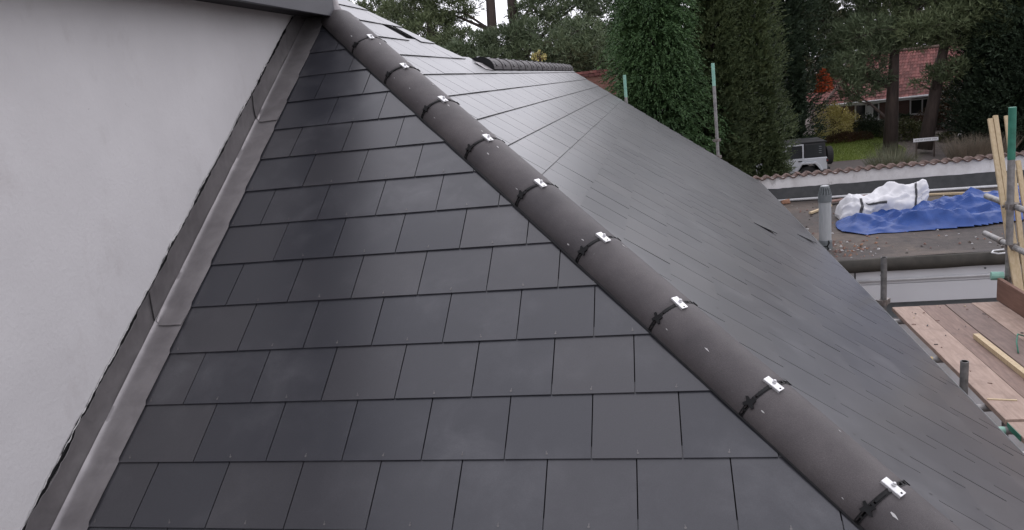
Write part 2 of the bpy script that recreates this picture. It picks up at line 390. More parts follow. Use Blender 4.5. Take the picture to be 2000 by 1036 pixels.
sheet('lawn', [(6.0+.05*(y-40), 12.1+.12*(y-40.4)+.25*math.sin(y*2), y) for y in np.arange(40.4, 46.01, .4)], M_lawn, .015)
# turf blades, so the lawn is not a flat sheet
N = 26000; bx = rng.uniform(8.6, 12.6, N); by = rng.uniform(40.4, 45.9, N); keep = bx < 12.0+.12*(by-40.4)+.25*np.sin(by*2); bx, by = bx[keep], by[keep]; N = len(bx)
bz = np.array([gz(0, y) for y in by]) + .01; an = rng.uniform(0, 6.28, N); hh = rng.uniform(.03, .075, N)
V = np.empty((N, 3, 3)); V[:,0] = np.c_[bx-.012*np.cos(an), by-.012*np.sin(an), bz]; V[:,1] = np.c_[bx+.012*np.cos(an), by+.012*np.sin(an), bz]
V[:,2] = np.c_[bx+rng.normal(0,.02,N), by+rng.normal(0,.02,N), bz+hh]
L_grass = leaf_mat('grass_blades', [(.12,.175,.028), (.16,.215,.04), (.21,.245,.065)])
tag(np_mesh('grass', V.reshape(-1,3), np.arange(3*N).reshape(-1,3), L_grass), 'short bright green lawn grass in front of the bungalow', 'grass', kind='stuff')

# ------------------------------------------------------------------ the house with the slate roof
TA = math.tan(R_(34.6)); KA = -2.8118; PB = .72; KB = -.89
cA, sA = math.cos(R_(34.6)), math.sin(R_(34.6)); nb = math.hypot(1, PB); cB, sB = 1/nb, PB/nb
XE = 1.852; XV = 1.775; YV = 14.2; XRIDGE = -1.577
WX = -2.25                                            # face of the rendered wall
def hipx(y): return (KB - KA - TA*y)/PB
def hipy(x): return (KB - KA - PB*x)/TA
house = empty('house', (0, 6, GZ), 'white rendered house whose dark slate hipped roof fills the foreground', 'house')

def clip(poly, a, b, c):                              # keep a*u + b*s <= c
    out = []
    for i in range(len(poly)):
        p, q = poly[i], poly[(i+1) % len(poly)]; dp = a*p[0]+b*p[1]-c; dq = a*q[0]+b*q[1]-c
        if dp <= 0: out.append(p)
        if dp*dq < 0: t = dp/(dp-dq); out.append((p[0]+(q[0]-p[0])*t, p[1]+(q[1]-p[1])*t))
    return out
def mapA(u, s, h): return (u, s*cA - h*sA, KA + s*sA + h*cA)
def mapB(u, s, h):
    wv = .0022*nz(u*.45, s*.6, 3.1) + .001*nz(u*1.1, s*.3, 9)
    h = h + wv
    return (XE - s*cB + h*sB, u, KB - PB*XE + s*sB + h*cB)
def slate(mb, poly, s0, fn, lift, rivet, tiltu=0, g=.252):
    if len(poly) < 3: return
    uc = sum(p[0] for p in poly)/len(poly)
    top = lambda u, s: .0125 + lift - (.0078+lift)*(s-s0)/.30 + tiltu*(u-uc)
    n = len(poly); vs = [fn(u, s, top(u, s)-.0055) for u, s in poly] + [fn(u, s, top(u, s)) for u, s in poly]
    mb.add(vs, [tuple(range(n, 2*n))] + [(i, (i+1)%n, n+(i+1)%n, n+i) for i in range(n)] + [tuple(range(n))[::-1]])
    if rivet is not None:
        u, s = rivet; h = top(u, s); k = 7
        mb.add([fn(u+.0042*math.cos(6.283*i/k), s+.0042*math.sin(6.283*i/k), h+.0012) for i in range(k)], [tuple(range(k))], 1)
        du = random.uniform(-.003, .003)
        mb.add([fn(u-.0013, s-.004, h+.0015), fn(u+.0013, s-.004, h+.0015), fn(u+.0013+du, s+.010, h+.0035), fn(u-.0013+du, s+.010, h+.0035)], [(0,1,2,3)], 1)

# slope A (faces the camera)
S0A, GA = 2.508, .2525
mb = MB(); pitch = .300
for k in range(-6, 14):
    s0 = S0A + GA*k; ph = -1.93 if k % 2 == 0 else -1.78
    for i in range(-3, 16):
        u0 = ph + pitch*i; u1 = u0 + pitch - .0042
        if k % 2 and u1 < -2.0: continue
        if k % 2 and u0 < -1.9: u0 = WX-.1
        poly = clip([(u0, s0), (u1, s0), (u1, s0+.30), (u0, s0+.30)], PB, TA*cA, KB-KA)
        poly = clip(poly, -1, 0, -(WX+.004))
        um = (u0+u1)/2; ok = PB*um + TA*cA*(s0+.02) < KB-KA-.10 and um > WX+.14
        slate(mb, poly, s0 + random.uniform(-.0008, .0008), mapA, random.uniform(0, .0012), (um+random.uniform(-.006,.006), s0+.018) if ok else None, random.uniform(-.004, .004))
mb.build('hip_end_slates', [M_slate, M_rivet], house)
# slope B (falls away to the right)
mb = MB(); GB = .252
for k in range(0, 22):
    s0 = GB*k - .004; ph = (.15 if k % 2 else 0) + .04
    for i in range(2, 50):
        u0 = ph + .3*i; u1 = u0 + .2948
        x0 = XE - s0*cB
        if u0 > YV+.1: break
        if k == 0: s0 = (XE-XV)/cB
        poly = [(u0, s0), (u1, s0), (u1, s0+.30), (u0, s0+.30)]
        # near hip: TA*y + PB*x >= KB-KA
        poly = clip(poly, -TA, PB*cB, -(KB-KA) + PB*XE)
        poly = clip(poly, 1, 0, YV)
        if k >= 17: poly = clip(poly, 1, cB, 8.262 + XE)     # far hip: y - x <= 8.262
        if k == 16: poly = clip(poly, 0, 1, (XE-XRIDGE)/cB)  if u0 > 6.7 else poly
        um = (u0+u1)/2; lift = random.uniform(0, .0018); tl = random.uniform(-.002, .002)
        if k == 18 and 5.60 < um < 5.95: continue             # a slate still missing near the top
        if k == 4 and 7.2 < um < 7.5: lift = .022              # one sprung slate near the vent
        if k == 1 and 8.7 < um < 9.0: lift = .022
        ok = um < YV-.2 and um > hipy(x0)+.2
        slate(mb, poly, s0 + random.uniform(-.0012, .0012), mapB, lift, (um+random.uniform(-.008,.008), s0+.02) if ok else None, tl)
mb.build('long_slope_slates', [M_slate, M_rivet], house)
# felt under the slates and the timber core of the roof
mb = MB()
yE = hipy(XE)
mb.add([mapA(WX-1.5, 1.0, -.012), mapA(hipx(cA*1.0), 1.0, -.012), mapA(hipx(cA*5.98), 5.98, -.012), mapA(WX-1.5, 5.98, -.012)], [(0,1,2,3)])
tp = 21*GB
mb.add([mapB(hipy(XE), 0.12, -.02), mapB(YV-.02, .12, -.02), mapB(YV-.02, (XE-XRIDGE)/cB-.02, -.02), mapB(XRIDGE+8.26, (XE-XRIDGE)/cB-.02, -.02),
        mapB(XE-5.3*cB+8.26, 5.3, -.02), mapB(hipy(XE-5.3*cB), 5.3, -.02)], [(0,1,2,3,4,5)])
# back slope of the low wing and far hip of the high roof
zr = KB - PB*XRIDGE
mb.add([(XRIDGE, 6.6, zr-.02), (XRIDGE, YV-.02, zr-.02), (-5.0, YV-.02, zr-2.5), (-5.0, 6.6, zr-2.5)], [(0,1,2,3)])
mb.build('roof_underlay', M_under, house)
# walls under the eaves
mb = MB(); mb.box((-5.0, 9.7, GZ-.1), (XE-.26, YV-.06, -2.32)); mb.box((-5.0, 1.3, GZ-.1), (XE-.26, 9.7, -2.30))
mb.add([(XRIDGE, YV-.07, zr-.06), (XE-.26, YV-.07, -2.3), (-5.0, YV-.07, -2.3)], [(0,1,2)])
mb.build('lower_wall', M_brick, house)
mb = MB(); mb.box((XE-.26, yE, -2.48), (XV-.03, YV-.03, -2.21)); mb.build('eaves_board', M_white, house)
# gutter: half round along the eaves
mb = MB(); n = 8; P = []
for y in (yE-.1, 4, 7, 10, YV+.05):
    P.append([(XV+.022 - .046*math.cos(math.pi*j/n), y, -2.225 - .046*math.sin(math.pi*j/n)) for j in range(n+1)])
mb.grid(P); mb.build('gutter', M_gutter, house, smooth=True, solid=.004)

# rendered upper wall (face at x = WX)
mb = MB(); P = []
for i in range(0, 60):
    y = -1.6 + 6.6*i/59
    P.append([(WX + .0035*nz(y*1.3, z*1.3) + .0015*nz(y*5, z*5), y, z) for z in np.linspace(-4.0, .63, 46)])
mb.grid(P); mb.add([(WX-.3, -1.6, -4), (WX-.3, 5.02, -4), (WX-.3, 5.02, .63), (WX-.3, -1.6, .63)], [(0,1,2,3)])
mb.build('rendered_wall', M_render, house, smooth=True)
mb = MB(); mb.box((WX-.25, -1.6, .598), (-2.057, 5.02, .606)); mb.build('soffit', M_soffit, house)
mb = MB(); mb.box((-2.055, -1.6, .574), (-2.03, 4.87, .80)); mb.box((-2.055, -1.6, .80), (-1.985, 4.87, .815)); mb.build('fascia', M_fascia, house, bevel=.003)
mb = MB(); 
fnU = lambda u, s, h: (-1.98 - s*cB + h*sB, u, .83 + s*sB + h*cB)
for k in range(12):
    for i in range(-6, 16):
        u0 = .3*i + (.15 if k % 2 else 0); u1 = min(u0+.296, 4.9)
        if u0 > 4.85: continue
        slate(mb, [(u0, .252*k), (u1, .252*k), (u1, .252*k+.3), (u0, .252*k+.3)], .252*k, fnU, 0, None)
mb.add([fnU(-1.8, 0, -.01), fnU(4.88, 0, -.01), fnU(4.88, 3.1, -.01), fnU(-1.8, 3.1, -.01)], [(0,1,2,3)])
mb.build('upper_slates', [M_slate, M_rivet], house)
# lead saddle where the fascia dies into the slates
mb = MB(); P = []
for i in range(14):
    t = i/13; z = .585 + .34*t
    P.append([(-2.06 - .02*t + .006*nz(t*6, 1), 4.872, z), (-2.027 + .008*nz(t*5, 2), 4.876 + .006*nz(t*7, 3), z), (-1.985 - .10*t + .008*nz(t*6, 4), 4.90 + .05*t, z-.005),
              (-1.955 - .33*t + .01*nz(t*6, 5), 4.965 + .13*t, z - .03 - .10*t + .02)])
mb.grid(P); mb.build('lead_saddle', M_lead, house, smooth=True, solid=.003)

# lead flashing, three lapped lengths
laps = [(0.95, 3.49), (3.41, 4.93), (4.85, 5.97)]
for li, (sa, sb) in enumerate(laps):
    mb = MB(); P = []; ns = int((sb-sa)/.014); lift = .0
    for i in range(ns+1):
        s = sa + (sb-sa)*i/ns; y = s*cA; edge = max(0, 1-(s-sa)/.10)*.007 if li else 0; fade = lambda xo: min(1, (xo/.13)**1.3)
        st = ((s-S0A)/GA) % 1.0; step = .0095*(1-st) if st > .05 else .0095*st/.05
        top = .172 + .010*nz(s*5, 1, li) + .007*nz(s*19, 2, li) + .005*nz(s*47, 3)
        bul = .008 + .020*max(0, nz(s*3.3, 7)) + .008*nz(s*11, 9) + .004*nz(s*31, 2)
        crest = .004*nz(s*8, 4)
        bul += .007*max(0, nz(s*14, 5, li))
        row = [(WX+.004+max(0, bul)*1.1+edge, y, KA+y*TA+top)]
        for v, xo in ((.80, .5), (.6, .25), (.4, .2), (.22, .25)):
            row.append((WX+.005+bul*xo+.003*nz(s*6, v*9)+edge, y, KA+y*TA+top*v))
        row.append((WX+.012+edge, y, KA+y*TA+.040+crest)); row.append((WX+.020+edge*.7, y, KA+y*TA+.030+crest))
        for xo, h in ((.035, .020), (.06, .0165), (.09, .0155), (.12, .0155), (.146, .0150)):
            q = mapA(WX+xo+(.0015*nz(s*1.5, 5) if xo > .1 else 0), s, h + step*fade(xo) + edge + .0015*nz(s*7, xo*30))
            row.append(q)
        P.append([(p[0], p[1], min(p[2], .597)) for p in row])
    mb.grid(P); nc_ = len(P[0])-1; mb.m = [1 if (k % nc_) < 5 else 0 for k in range(len(mb.f))]
    mb.build('lead_flashing', [M_lead, M_leadoldshade], house, smooth=True, solid=.0025, split=True)
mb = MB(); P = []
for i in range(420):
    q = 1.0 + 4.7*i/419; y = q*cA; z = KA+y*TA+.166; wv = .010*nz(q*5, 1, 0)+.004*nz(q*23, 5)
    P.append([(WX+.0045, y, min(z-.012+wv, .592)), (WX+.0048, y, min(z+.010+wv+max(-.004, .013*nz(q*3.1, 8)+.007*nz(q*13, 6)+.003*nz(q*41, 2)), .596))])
mb.grid(P); mb.build('chase_shade_strip', M_under, house)  # dark strip proud of the wall, standing in for shade in the chase
# mortar squeezed out along the chase above the lead
mb = MB(); pts = []; rr = []
for i in range(300):
    q = 1.2 + 4.0*i/299; y = q*cA; pts.append((WX+.004, y, KA+y*TA+.176+.010*nz(q*5, 1, 0)+.009*nz(q*31, 5))); rr.append(max(.0008, .0022+.006*nz(q*6, 3)+.003*nz(q*40)))
mb.tube(pts, rr, 6)
mb.build('chase_mortar', M_mortar, house, smooth=True)

# hip tiles with their straps and clips
UH = Vector((-TA, PB, PB*TA)); UH.normalize(); NH = Vector((PB, TA, 0)).normalized(); BH = UH.cross(NH); BH = BH if BH.z > 0 else -BH
KY = UH.y
def hp(y): return Vector((hipx(y), y, KA + TA*y))
WL, WR = .120, .124
def arch(th, off=0.0):
    """half arch section: th 0..pi from the near edge over the crest"""
    wd = WL if th < math.pi/2 else WR; qe = -.043
    return (-math.cos(th)*(wd+off), qe + (.058-qe+off)*max(0.0, math.sin(th))**.92)
def hpt(y, along, p, q): return hp(y) + UH*along + NH*p + BH*q
CLIPY = [4.562 - .3005*i for i in range(0, 12)]
marks = random.Random(3)
for ti in range(13):
    yc = CLIPY[ti-1] if ti > 0 else 4.90      # upper end of this tile
    y_low = CLIPY[ti] if ti < 12 else CLIPY[-1]-.3005
    L = (yc - y_low)/KY - .006
    mb = MB(); P = []; na = 26; nl = 16; jp = random.uniform(-.003, .003); jq = random.uniform(-.002, .003)
    rings = [(0.0, -.013), (0.0, -.003), (.004, 0)] + [(.004+(L-.008)*i/nl, 0) for i in range(1, nl)] + [(L-.004, 0), (L, -.003), (L, -.013)]
    for a, off in rings:
        P.append([tuple(hpt(y_low, a+.003, arch(math.pi*j/na, off + .0006*nz(a*30, j, ti))[0]+jp, arch(math.pi*j/na, off)[1]+jq)) for j in range(na+1)])
    mb.grid(P)
    b = len(mb.v)
    # mortar marks and scuffs near the lower and upper end
    for mk in range(marks.choice([2, 3, 3])):
        th = marks.choice([.35, .6, 1.75, 1.9, 2.1, 1.6, .9])+marks.uniform(-.1, .1); a0 = marks.choice([.05, .09, L-.06, L-.10, L*.5])+marks.uniform(-.02, .02)
        k = 9; r = marks.uniform(.0018, .0055); el = marks.uniform(1.4, 4.2); pts = []
        for i in range(k):
            f = 6.283*i/k; rr = r*marks.uniform(.45, 1.2); pp = arch(th + rr*math.sin(f)/.12, .0012); pts.append(hpt(y_low, a0 + el*rr*math.cos(f), pp[0]+jp, pp[1]+jq))
        mb.add(pts, [tuple(range(k))], 1)
    tile = mb.build('hip_tile', [M_hip, M_mortar], house, smooth=True)
    for pl in tile.data.polygons:
        if pl.material_index == 1: pl.use_smooth = False
    if ti == 12: continue
    # strap: a black ladder band over the joint below this tile
    mb = MB()
    def band(a0, a1, th0, th1, off0, off1, n):
        for sgn in (0,):
            P = [[tuple(hpt(y_low, a, *arch(th0+(th1-th0)*j/n, off))) for j in range(n+1)] for a, off in ((a0, off0), (a0, off1), (a1, off1), (a1, off0))]
            mb.grid(P)
            for j in (0, n):
                mb.add([P[0][j], P[1][j], P[2][j], P[3][j]], [(0,1,2,3)])
    band(-.0085, -.005, .02, 2.45, -.004, .003, 24); band(.005, .0085, .02, 2.45, -.004, .003, 24)
    for th in np.arange(.05, 2.4, .24):
        band(-.008, .008, th, th+.075, -.004, .003, 2)
    band(-.004, .004, .9, 1.35, -.004, .0045, 8)
    # notched side lugs
    for th, sg, sc0, dp in ((.62, 1, 1.0, .006), (2.42, -1, .55, .003)):
        p, q = arch(th, .003); c = hpt(y_low, 0, p, q); e1 = UH; pa = Vector(hpt(y_low, 0, *arch(th+.05, .003))) - Vector(hpt(y_low, 0, *arch(th-.05, .003))); pa.normalize(); nn = pa.cross(e1); nn = nn if nn.dot(BH) > 0 else -nn
        star = []
        for i in range(16):
            rr = (.021 if i % 4 in (0, 1) else .0115)*random.uniform(.85, 1.1)*sc0; f = 6.283*i/16 + .3; star.append((rr*math.cos(f)*1.15, rr*math.sin(f)))
        mb.prism(star, 0.0, dp, lambda u, v, d: tuple(c + e1*u + pa*v + nn*d))
    strap = mb.build('clip_strap', M_blackpl, tile)
    # bright metal clip plate and its screw
    p, q = arch(math.pi/2-.02, .006); c = hpt(y_low, 0, p, q); px_ = Vector(hpt(y_low, 0, *arch(math.pi/2+.08, .006))) - Vector(hpt(y_low, 0, *arch(math.pi/2-.12, .006))); px_.normalize(); nn = UH.cross(px_); nn = nn if nn.dot(BH) > 0 else -nn
    rot = Matrix((UH, px_, nn)).transposed(); jit = Matrix.Rotation(random.uniform(-.1, .1), 3, 'Z')
    mb = MB(); mb.box((-.033, -.0135, 0), (.033, .0135, .004), 0, rot @ jit, c); mb.box((-.033, -.0155, -.009), (.033, -.0138, .0035), 0, rot @ jit, c)
    mb.box((-.029, -.004, .0042), (-.023, .003, .0046), 1, rot @ jit, c)
    mb.build('clip_plate', [M_steel, M_blackpl], tile, bevel=.0012)
    mb = MB(); f = lambda x, y, z: c + rot @ Vector((x, y, z))
    mb.tube([f(.004, .006, .003), f(.004, .006, .007), f(.004, .006, .0085)], [.0042, .0075, .0072], 10); mb.tube([f(.004, .006, .0085), f(.004, .006, .0125), f(.004, .006, .014)], [.005, .005, .003], 8)
    mb.build('clip_screw', M_steel, tile, smooth=True)
# dark dry-hip roll along both edges under the tiles
mb = MB()
for sg, wd in ((-1, WL), (1, WR)):
    P = []
    for i in range(60):
        y = .9 + 4.0*i/59; sl_ = (.477 if sg < 0 else .52)
        P.append([tuple(hp(y) + NH*sg*(wd-.02) + Vector((0, 0, -sl_*(wd-.02)+.02))), tuple(hp(y) + NH*sg*(wd+.006+.002*nz(y*9, sg)) + Vector((0, 0, -sl_*(wd+.006)+.0185)))])
    mb.grid(P)
mb.build('hip_roll', M_blackpl, house, solid=.002)

# ridge tiles on the low wing
y = 6.98; ri = 0
def rpt(y, p, q): return (XRIDGE + p, y, zr + q)
while y < YV-.05:
    L = min(.456, YV+.02-y); mb = MB(); P = []; na = 18; jq = random.uniform(-.003, .003)
    for a, off in [(.004, -.02), (.004, .003), (.05, .003), (.054, 0), (L-.016, -.003), (L-.016, -.02)]:
        row = []
        for j in range(na+1):
            th = math.pi*j/na; row.append(rpt(y+a, -math.cos(th)*(.135+off), -.066 + (.122+off+jq)*max(0.0, math.sin(th))**.8))
        P.append(row)
    mb.grid(P); rt = mb.build('ridge_tile', M_hip, house, smooth=False)
    for k in (0,):
        mb = MB(); mb.box((XRIDGE-.010, y-.022, zr+.056), (XRIDGE+.010, y+.022, zr+.064)); mb.build('clip_plate', M_steel, rt)
        mb = MB(); mb.bar(rpt(y+.16, .104, .010), rpt(y+.16, .136, -.036), .05, .014, up=(1,0,.5)); mb.build('clip_strap', M_blackpl, rt)
    y += .456; ri += 1
mb = MB(); P = []                                        # black dry-ridge end where the wing meets the high roof
for q0, q1 in ((-.10, .085),):
    poly = [(-math.cos(math.pi*j/12)*.14, -.068+.128*max(0.0, math.sin(math.pi*j/12))**.8) for j in range(13)]
    inn = [(-math.cos(math.pi*j/12)*.075, -.07+.06*max(0.0, math.sin(math.pi*j/12))**.8) for j in range(13)]
    mb.grid([[rpt(6.962, *p) for p in poly], [rpt(6.955, *p) for p in inn]]); mb.grid([[rpt(6.985, p[0]*1.02, p[1]*1.02+.002) for p in poly], [rpt(6.962, p[0]*1.02, p[1]*1.02+.002) for p in poly]])
mb.build('ridge_end_cap', M_blackpl, house)
mb = MB(); mb.add([mapB(6.70, (XE+1.47)/cB, .018), mapB(6.98, (XE+1.45)/cB, .018), mapB(7.0, (XE+1.55)/cB, .02), mapB(6.72, (XE+1.57)/cB, .02)], [(0,1,2,3)]); mb.build('lead_soaker', M_lead, house, solid=.003)

# ------------------------------------------------------------------ flat roofed building to the right
flat = empty('flat_roof_building', (4.5, 12, GZ), 'low building with dirty brown flat felt roof and white edge boards', 'building')
FZ = -2.60; FY = 9.75
mb = MB(); P = []
for x in np.linspace(1.9, 9.0, 60):
    P.append([(x, yy, FZ + .012*nz(x*.8, yy*.8) + (.035*max(0, 1-(yy-FY)/.3)) ) for yy in np.linspace(FY-.02+.03*nz(x*2), 14.42, 44)])
mb.grid([list(r) for r in zip(*P)]); mb.build('roof_deck', M_felt, flat, smooth=True)
mb = MB(); P = []
for x in np.linspace(1.9, 9.0, 50):
    e = FY-.022+.03*nz(x*2); w_ = .008*nz(x*3, 5)
    P.append([(x, e, FZ+.036), (x, e-.02, FZ+.022), (x, e-.028+w_, FZ-.05), (x, e-.02+w_, FZ-.135+.012*nz(x*1.2, 7))])
mb.grid(P); mb.build('felt_edge', M_feltedge, flat, smooth=True, solid=.006)
mb = MB(); mb.box((1.9, FY+.02, -2.92), (9.0, FY+.05, -2.66)); mb.box((1.9, FY+.012, -3.17), (9.0, FY+.035, -2.925)); mb.build('edge_board', M_white, flat, bevel=.004)
mb = MB(); mb.tube([(2.0, FY+.0, -2.865), (9.0, FY+.0, -2.865)], .017, 10); mb.build('edge_bead', M_whitepipe, flat, smooth=True)
mb = MB(); mb.box((2.345, FY+.013, -2.90), (2.36, FY+.022, -2.735)); mb.build('board_joint', M_blackpl, flat)
for x, z in ((2.66, -2.80), (3.85, -2.78), (5.2, -2.79)):
    mb = MB(); mb.tube([(x, FY+.02, z), (x, FY+.008, z)], .012, 8); mb.build('fixing_screw', M_greydark, flat)
mb = MB(); mb.box((1.9, FY+.25, GZ-.1), (9.0, 14.3, -2.72)); mb.build('building_wall', M_render, flat)
mb = MB(); mb.box((2.72, FY+.15, -3.42), (6.0, FY+.24, -3.18)); mb.build('dark_recess_board', M_greydark, flat)
# wall of the flat roof with a tiled coping
gw = empty('parapet_wall', (4.5, 14.5, FZ), 'weathered white parapet wall with wavy terracotta tile coping', 'wall')
zt = lambda x: -2.115 + .012*(x-4)
mb = MB(); P = []
for x in np.linspace(1.2, 9.5, 70): P.append([(x, 14.42+.008*nz(x*2, z*3), z) for z in np.linspace(-2.36, zt(x)-.012, 8)])
mb.grid([list(r) for r in zip(*P)]); mb.box((1.2, 14.44, GZ), (9.5, 14.64, -2.16)); mb.build('white_render', M_gwall, gw, smooth=False)
mb = MB(); P = []
for x in np.linspace(1.2, 9.5, 90): 
    e = -2.352+.010*nz(x*3)+.010*nz(x*11)
    P.append([(x, 14.413, e), (x, 14.40, e-.004), (x, 14.395, -2.55), (x, 14.34, -2.60), (x, 14.28, -2.592)])
mb.grid(P); mb.build('felt_upstand', M_feltdark, gw, smooth=True)
mb = MB(); i = 0; x = 1.2
while x < 9.4:
    P = []; W = .182; na = 10; j0 = random.uniform(-.012, .012); zj = random.uniform(-.006, .006)
    for yy, dz in ((14.375+j0, 0), (14.53, .018), (14.70, .0)):
        row = []
        for j in range(na+1):
            t = j/na; row.append((x + W*t*1.02, yy, zt(x) + zj + dz + .025*math.cos(2*math.pi*t - .9) ))
        P.append(row)
    mb.grid(P); x += W
mb.build('coping_tiles', M_terra, gw, smooth=True, solid=.014)

# vent pipe
vp = empty('soil_vent_pipe', (2.155, 10.52, FZ), 'grey plastic vent pipe with slotted cowl standing on the flat roof', 'vent pipe')
vx, vy = 2.155, 10.52
mb = MB(); mb.tube([(vx, vy, FZ-.1), (vx, vy, -1.93)], .079, 24); mb.build('pipe', M_greypipe, vp, smooth=False)
mb = MB(); mb.tube([(vx, vy, FZ-.05), (vx, vy, -2.49), (vx, vy, -2.47)], [.094, .088, .081], 24); mb.build('collar', M_greydark, vp)
mb = MB(); mb.tube([(vx, vy, -1.945), (vx, vy, -1.845)], .0865, 24); mb.tube([(vx, vy, -1.845), (vx, vy, -1.757)], [.052, .045], 16)
for k in range(14):
    f = 6.283*k/14; mb.bar((vx+.081*math.cos(f), vy+.081*math.sin(f), -1.85), (vx+.056*math.cos(f), vy+.056*math.sin(f), -1.752), .013, .010, up=(math.cos(f), math.sin(f), 0))
mb.tube([(vx, vy, -1.755), (vx, vy, -1.742), (vx, vy, -1.732)], [.06, .057, .03], 20); mb.build('cowl', M_greydark, vp)
mb = MB(); mb.tube([(vx, vy, -1.7315), (vx, vy, -1.727)], [.056, .045], 20); mb.build('cowl_cap', M_greypipe, vp)
mb = MB(); 
for pts in ([(0,-.096,-.02),(.02,-.097,.03),(.005,-.095,.055),(.03,-.095,.10),(.025,-.09,.135)], [(.005,-.095,.055),(-.05,-.085,.05)]):
    mb.tube([(vx+a, vy+b, FZ+c) for a, b, c in pts], .008, 6)
mb.build('torn_felt', M_blackpl, vp)

# white pipe along the parapet and timber on the flat roof
mb = MB(); a = at_z(1490, 388, FZ+.05); b = at_z(1962, 361, FZ+.05); mb.tube([(1.95, 14.33, FZ+.03), (4.0, 14.24, FZ+.035), (6.2, 14.16, FZ+.03)], .024, 10)
tag(mb.build('waste_pipe', M_whitepipe, smooth=True), 'long white plastic pipe lying along the foot of the parapet wall', 'pipe')
mb = MB(); mb.bar((4.1, 13.95, FZ+.03), (5.6, 13.62, FZ+.03), .05, .03); tag(mb.build('timber_batten', M_pine), 'pale timber batten lying flat behind the blue tarpaulin', 'batten')
mb = MB(); mb.bar((2.85, 13.75, FZ+.05), (4.0, 14.0, FZ+.10), .14, .02); tag(mb.build('timber_plank', M_ply), 'short brown plank behind the left end of the white rubble bag', 'plank')
mb = MB(); mb.bar((2.42, 12.95, FZ+.03), (2.85, 13.45, FZ+.04), .05, .03); tag(mb.build('timber_offcut', M_pine), 'short wooden offcut on the flat roof just left of the vent pipe', 'offcut')
def chunk(name, c, s, m, label, cat, group=None):
    mb = MB(); vs = []; base = [(-1,-1,0),(1,-1,0),(1,1,0),(-1,1,0),(-.8,-.9,1),(.7,-.8,.8),(.9,.7,1.0),(-.7,.9,.6)]
    for p in base: vs.append((c[0]+s[0]*p[0]*random.uniform(.7,1.1), c[1]+s[1]*p[1]*random.uniform(.7,1.1), c[2]+s[2]*p[2]))
    mb.add(vs, [(0,3,2,1),(4,5,6,7),(0,1,5,4),(1,2,6,5),(2,3,7,6),(3,0,4,7)])
    return tag(mb.build(name, m, bevel=.006), label, cat, group)
M_orange = mat('broken_clay', (.24,.12,.07), (.34,.19,.12), 12, .85)
chunk('tile_shard', (2.22, 14.15, FZ+.01), (.10, .08, .07), M_orange, 'broken orange tile shard at the left foot of the parapet wall', 'tile shard')
# loose crumbs of felt, slate and clay: uncountable
mb = MB()
for _ in range(420):
    x = random.uniform(2.0, 6.2); y = random.uniform(9.85, 14.1); r = random.choice([.008, .01, .014, .02, .028]); m = random.choices([0, 1, 2, 3], [3, 2, 1.3, 3])[0]
    if random.random() < .35: x = random.gauss(2.45, .18); y = random.gauss(10.35, .3); m = random.choice([1, 2, 3])
    if not (1.95 < x < 7 and 9.85 < y < 14.2): continue
    a = random.uniform(0, 6.28); ca, sa_ = math.cos(a)*r, math.sin(a)*r; z = FZ+.004+.012*nz(x*.8, y*.8)
    mb.add([(x-ca, y-sa_, z), (x+sa_*.7, y-ca*.7, z), (x+ca, y+sa_, z+r*.3), (x-sa_*.7, y+ca*.7, z), (x, y, z+r*.8)], [(0,1,4),(1,2,4),(2,3,4),(3,0,4)], m)
tag(mb.build('roof_debris', [M_felt, M_mortar, M_orange, M_ply]), 'scattered crumbs of mortar, clay and bark on the flat roof', 'debris', kind='stuff')
mb = MB(); pts = [Vector(at_z(px, py, FZ+.05)) for px, py in ((1990, 486), (1965, 487), (1940, 490), (1937, 494), (1950, 496), (1975, 493))]; mb.tube(pts, .010, 8)
tag(mb.build('cable_loop', M_whitepipe, smooth=True), 'white looped cable end lying at the edge of the flat roof', 'cable')

# blue tarpaulin: crumpled sheet
def hsh(i, j, o): v = math.sin(i*127.1+j*311.7+o*74.7)*43758.5453; return v-math.floor(v)
def facet(x, y, s, ang, o):
    """crumple: flat triangular facets between random heights 0..1"""
    x += .35*s*nz(x/s*.7, y/s*.7, o); y += .35*s*nz(x/s*.7, y/s*.7, o+3)
    u = (x*math.cos(ang)+y*math.sin(ang))/s; v = (-x*math.sin(ang)+y*math.cos(ang))/s*1.1547; u -= v*.5
    i = math.floor(u); j = math.floor(v); f = u-i; g_ = v-j; a = hsh(i, j, o); b = hsh(i+1, j, o); c_ = hsh(i, j+1, o); d = hsh(i+1, j+1, o)
    return a+(b-a)*f+(c_-a)*g_ if f+g_ < 1 else d+(c_-d)*(1-f)+(b-d)*(1-g_)
def ridged(x, y, s, o): return 1-abs(nz(x*s, y*s, o))*2.2
poly_t = [at_z(px, py, FZ)[:2] for px, py in ((1630, 444), (1642, 456), (1690, 461), (1800, 453), (1900, 445), (1960, 438), (2060, 425), (2100, 400), (2060, 372), (2000, 376), (1940, 384), (1850, 400), (1795, 412), (1720, 420), (1660, 428), (1632, 434))]
def inside(x, y):
    c = False; n = len(poly_t)
    for i in range(n):
        (x1, y1), (x2, y2) = poly_t[i], poly_t[(i+1) % n]
        if (y1 > y) != (y2 > y) and x < (x2-x1)*(y-y1)/(y2-y1)+x1: c = not c
    return c
def edged(x, y):
    d = 9
    for i in range(len(poly_t)):
        a = np.array(poly_t[i]); b = np.array(poly_t[(i+1) % len(poly_t)]); t = np.clip(np.dot([x, y]-a, b-a)/np.dot(b-a, b-a), 0, 1); d = min(d, np.hypot(*(a+(b-a)*t-[x, y])))
    return d
st = .022; gx = np.arange(2.2, 7.4, st); gy = np.arange(10.8, 13.9, st); idx = {}; mb = MB(); V = []
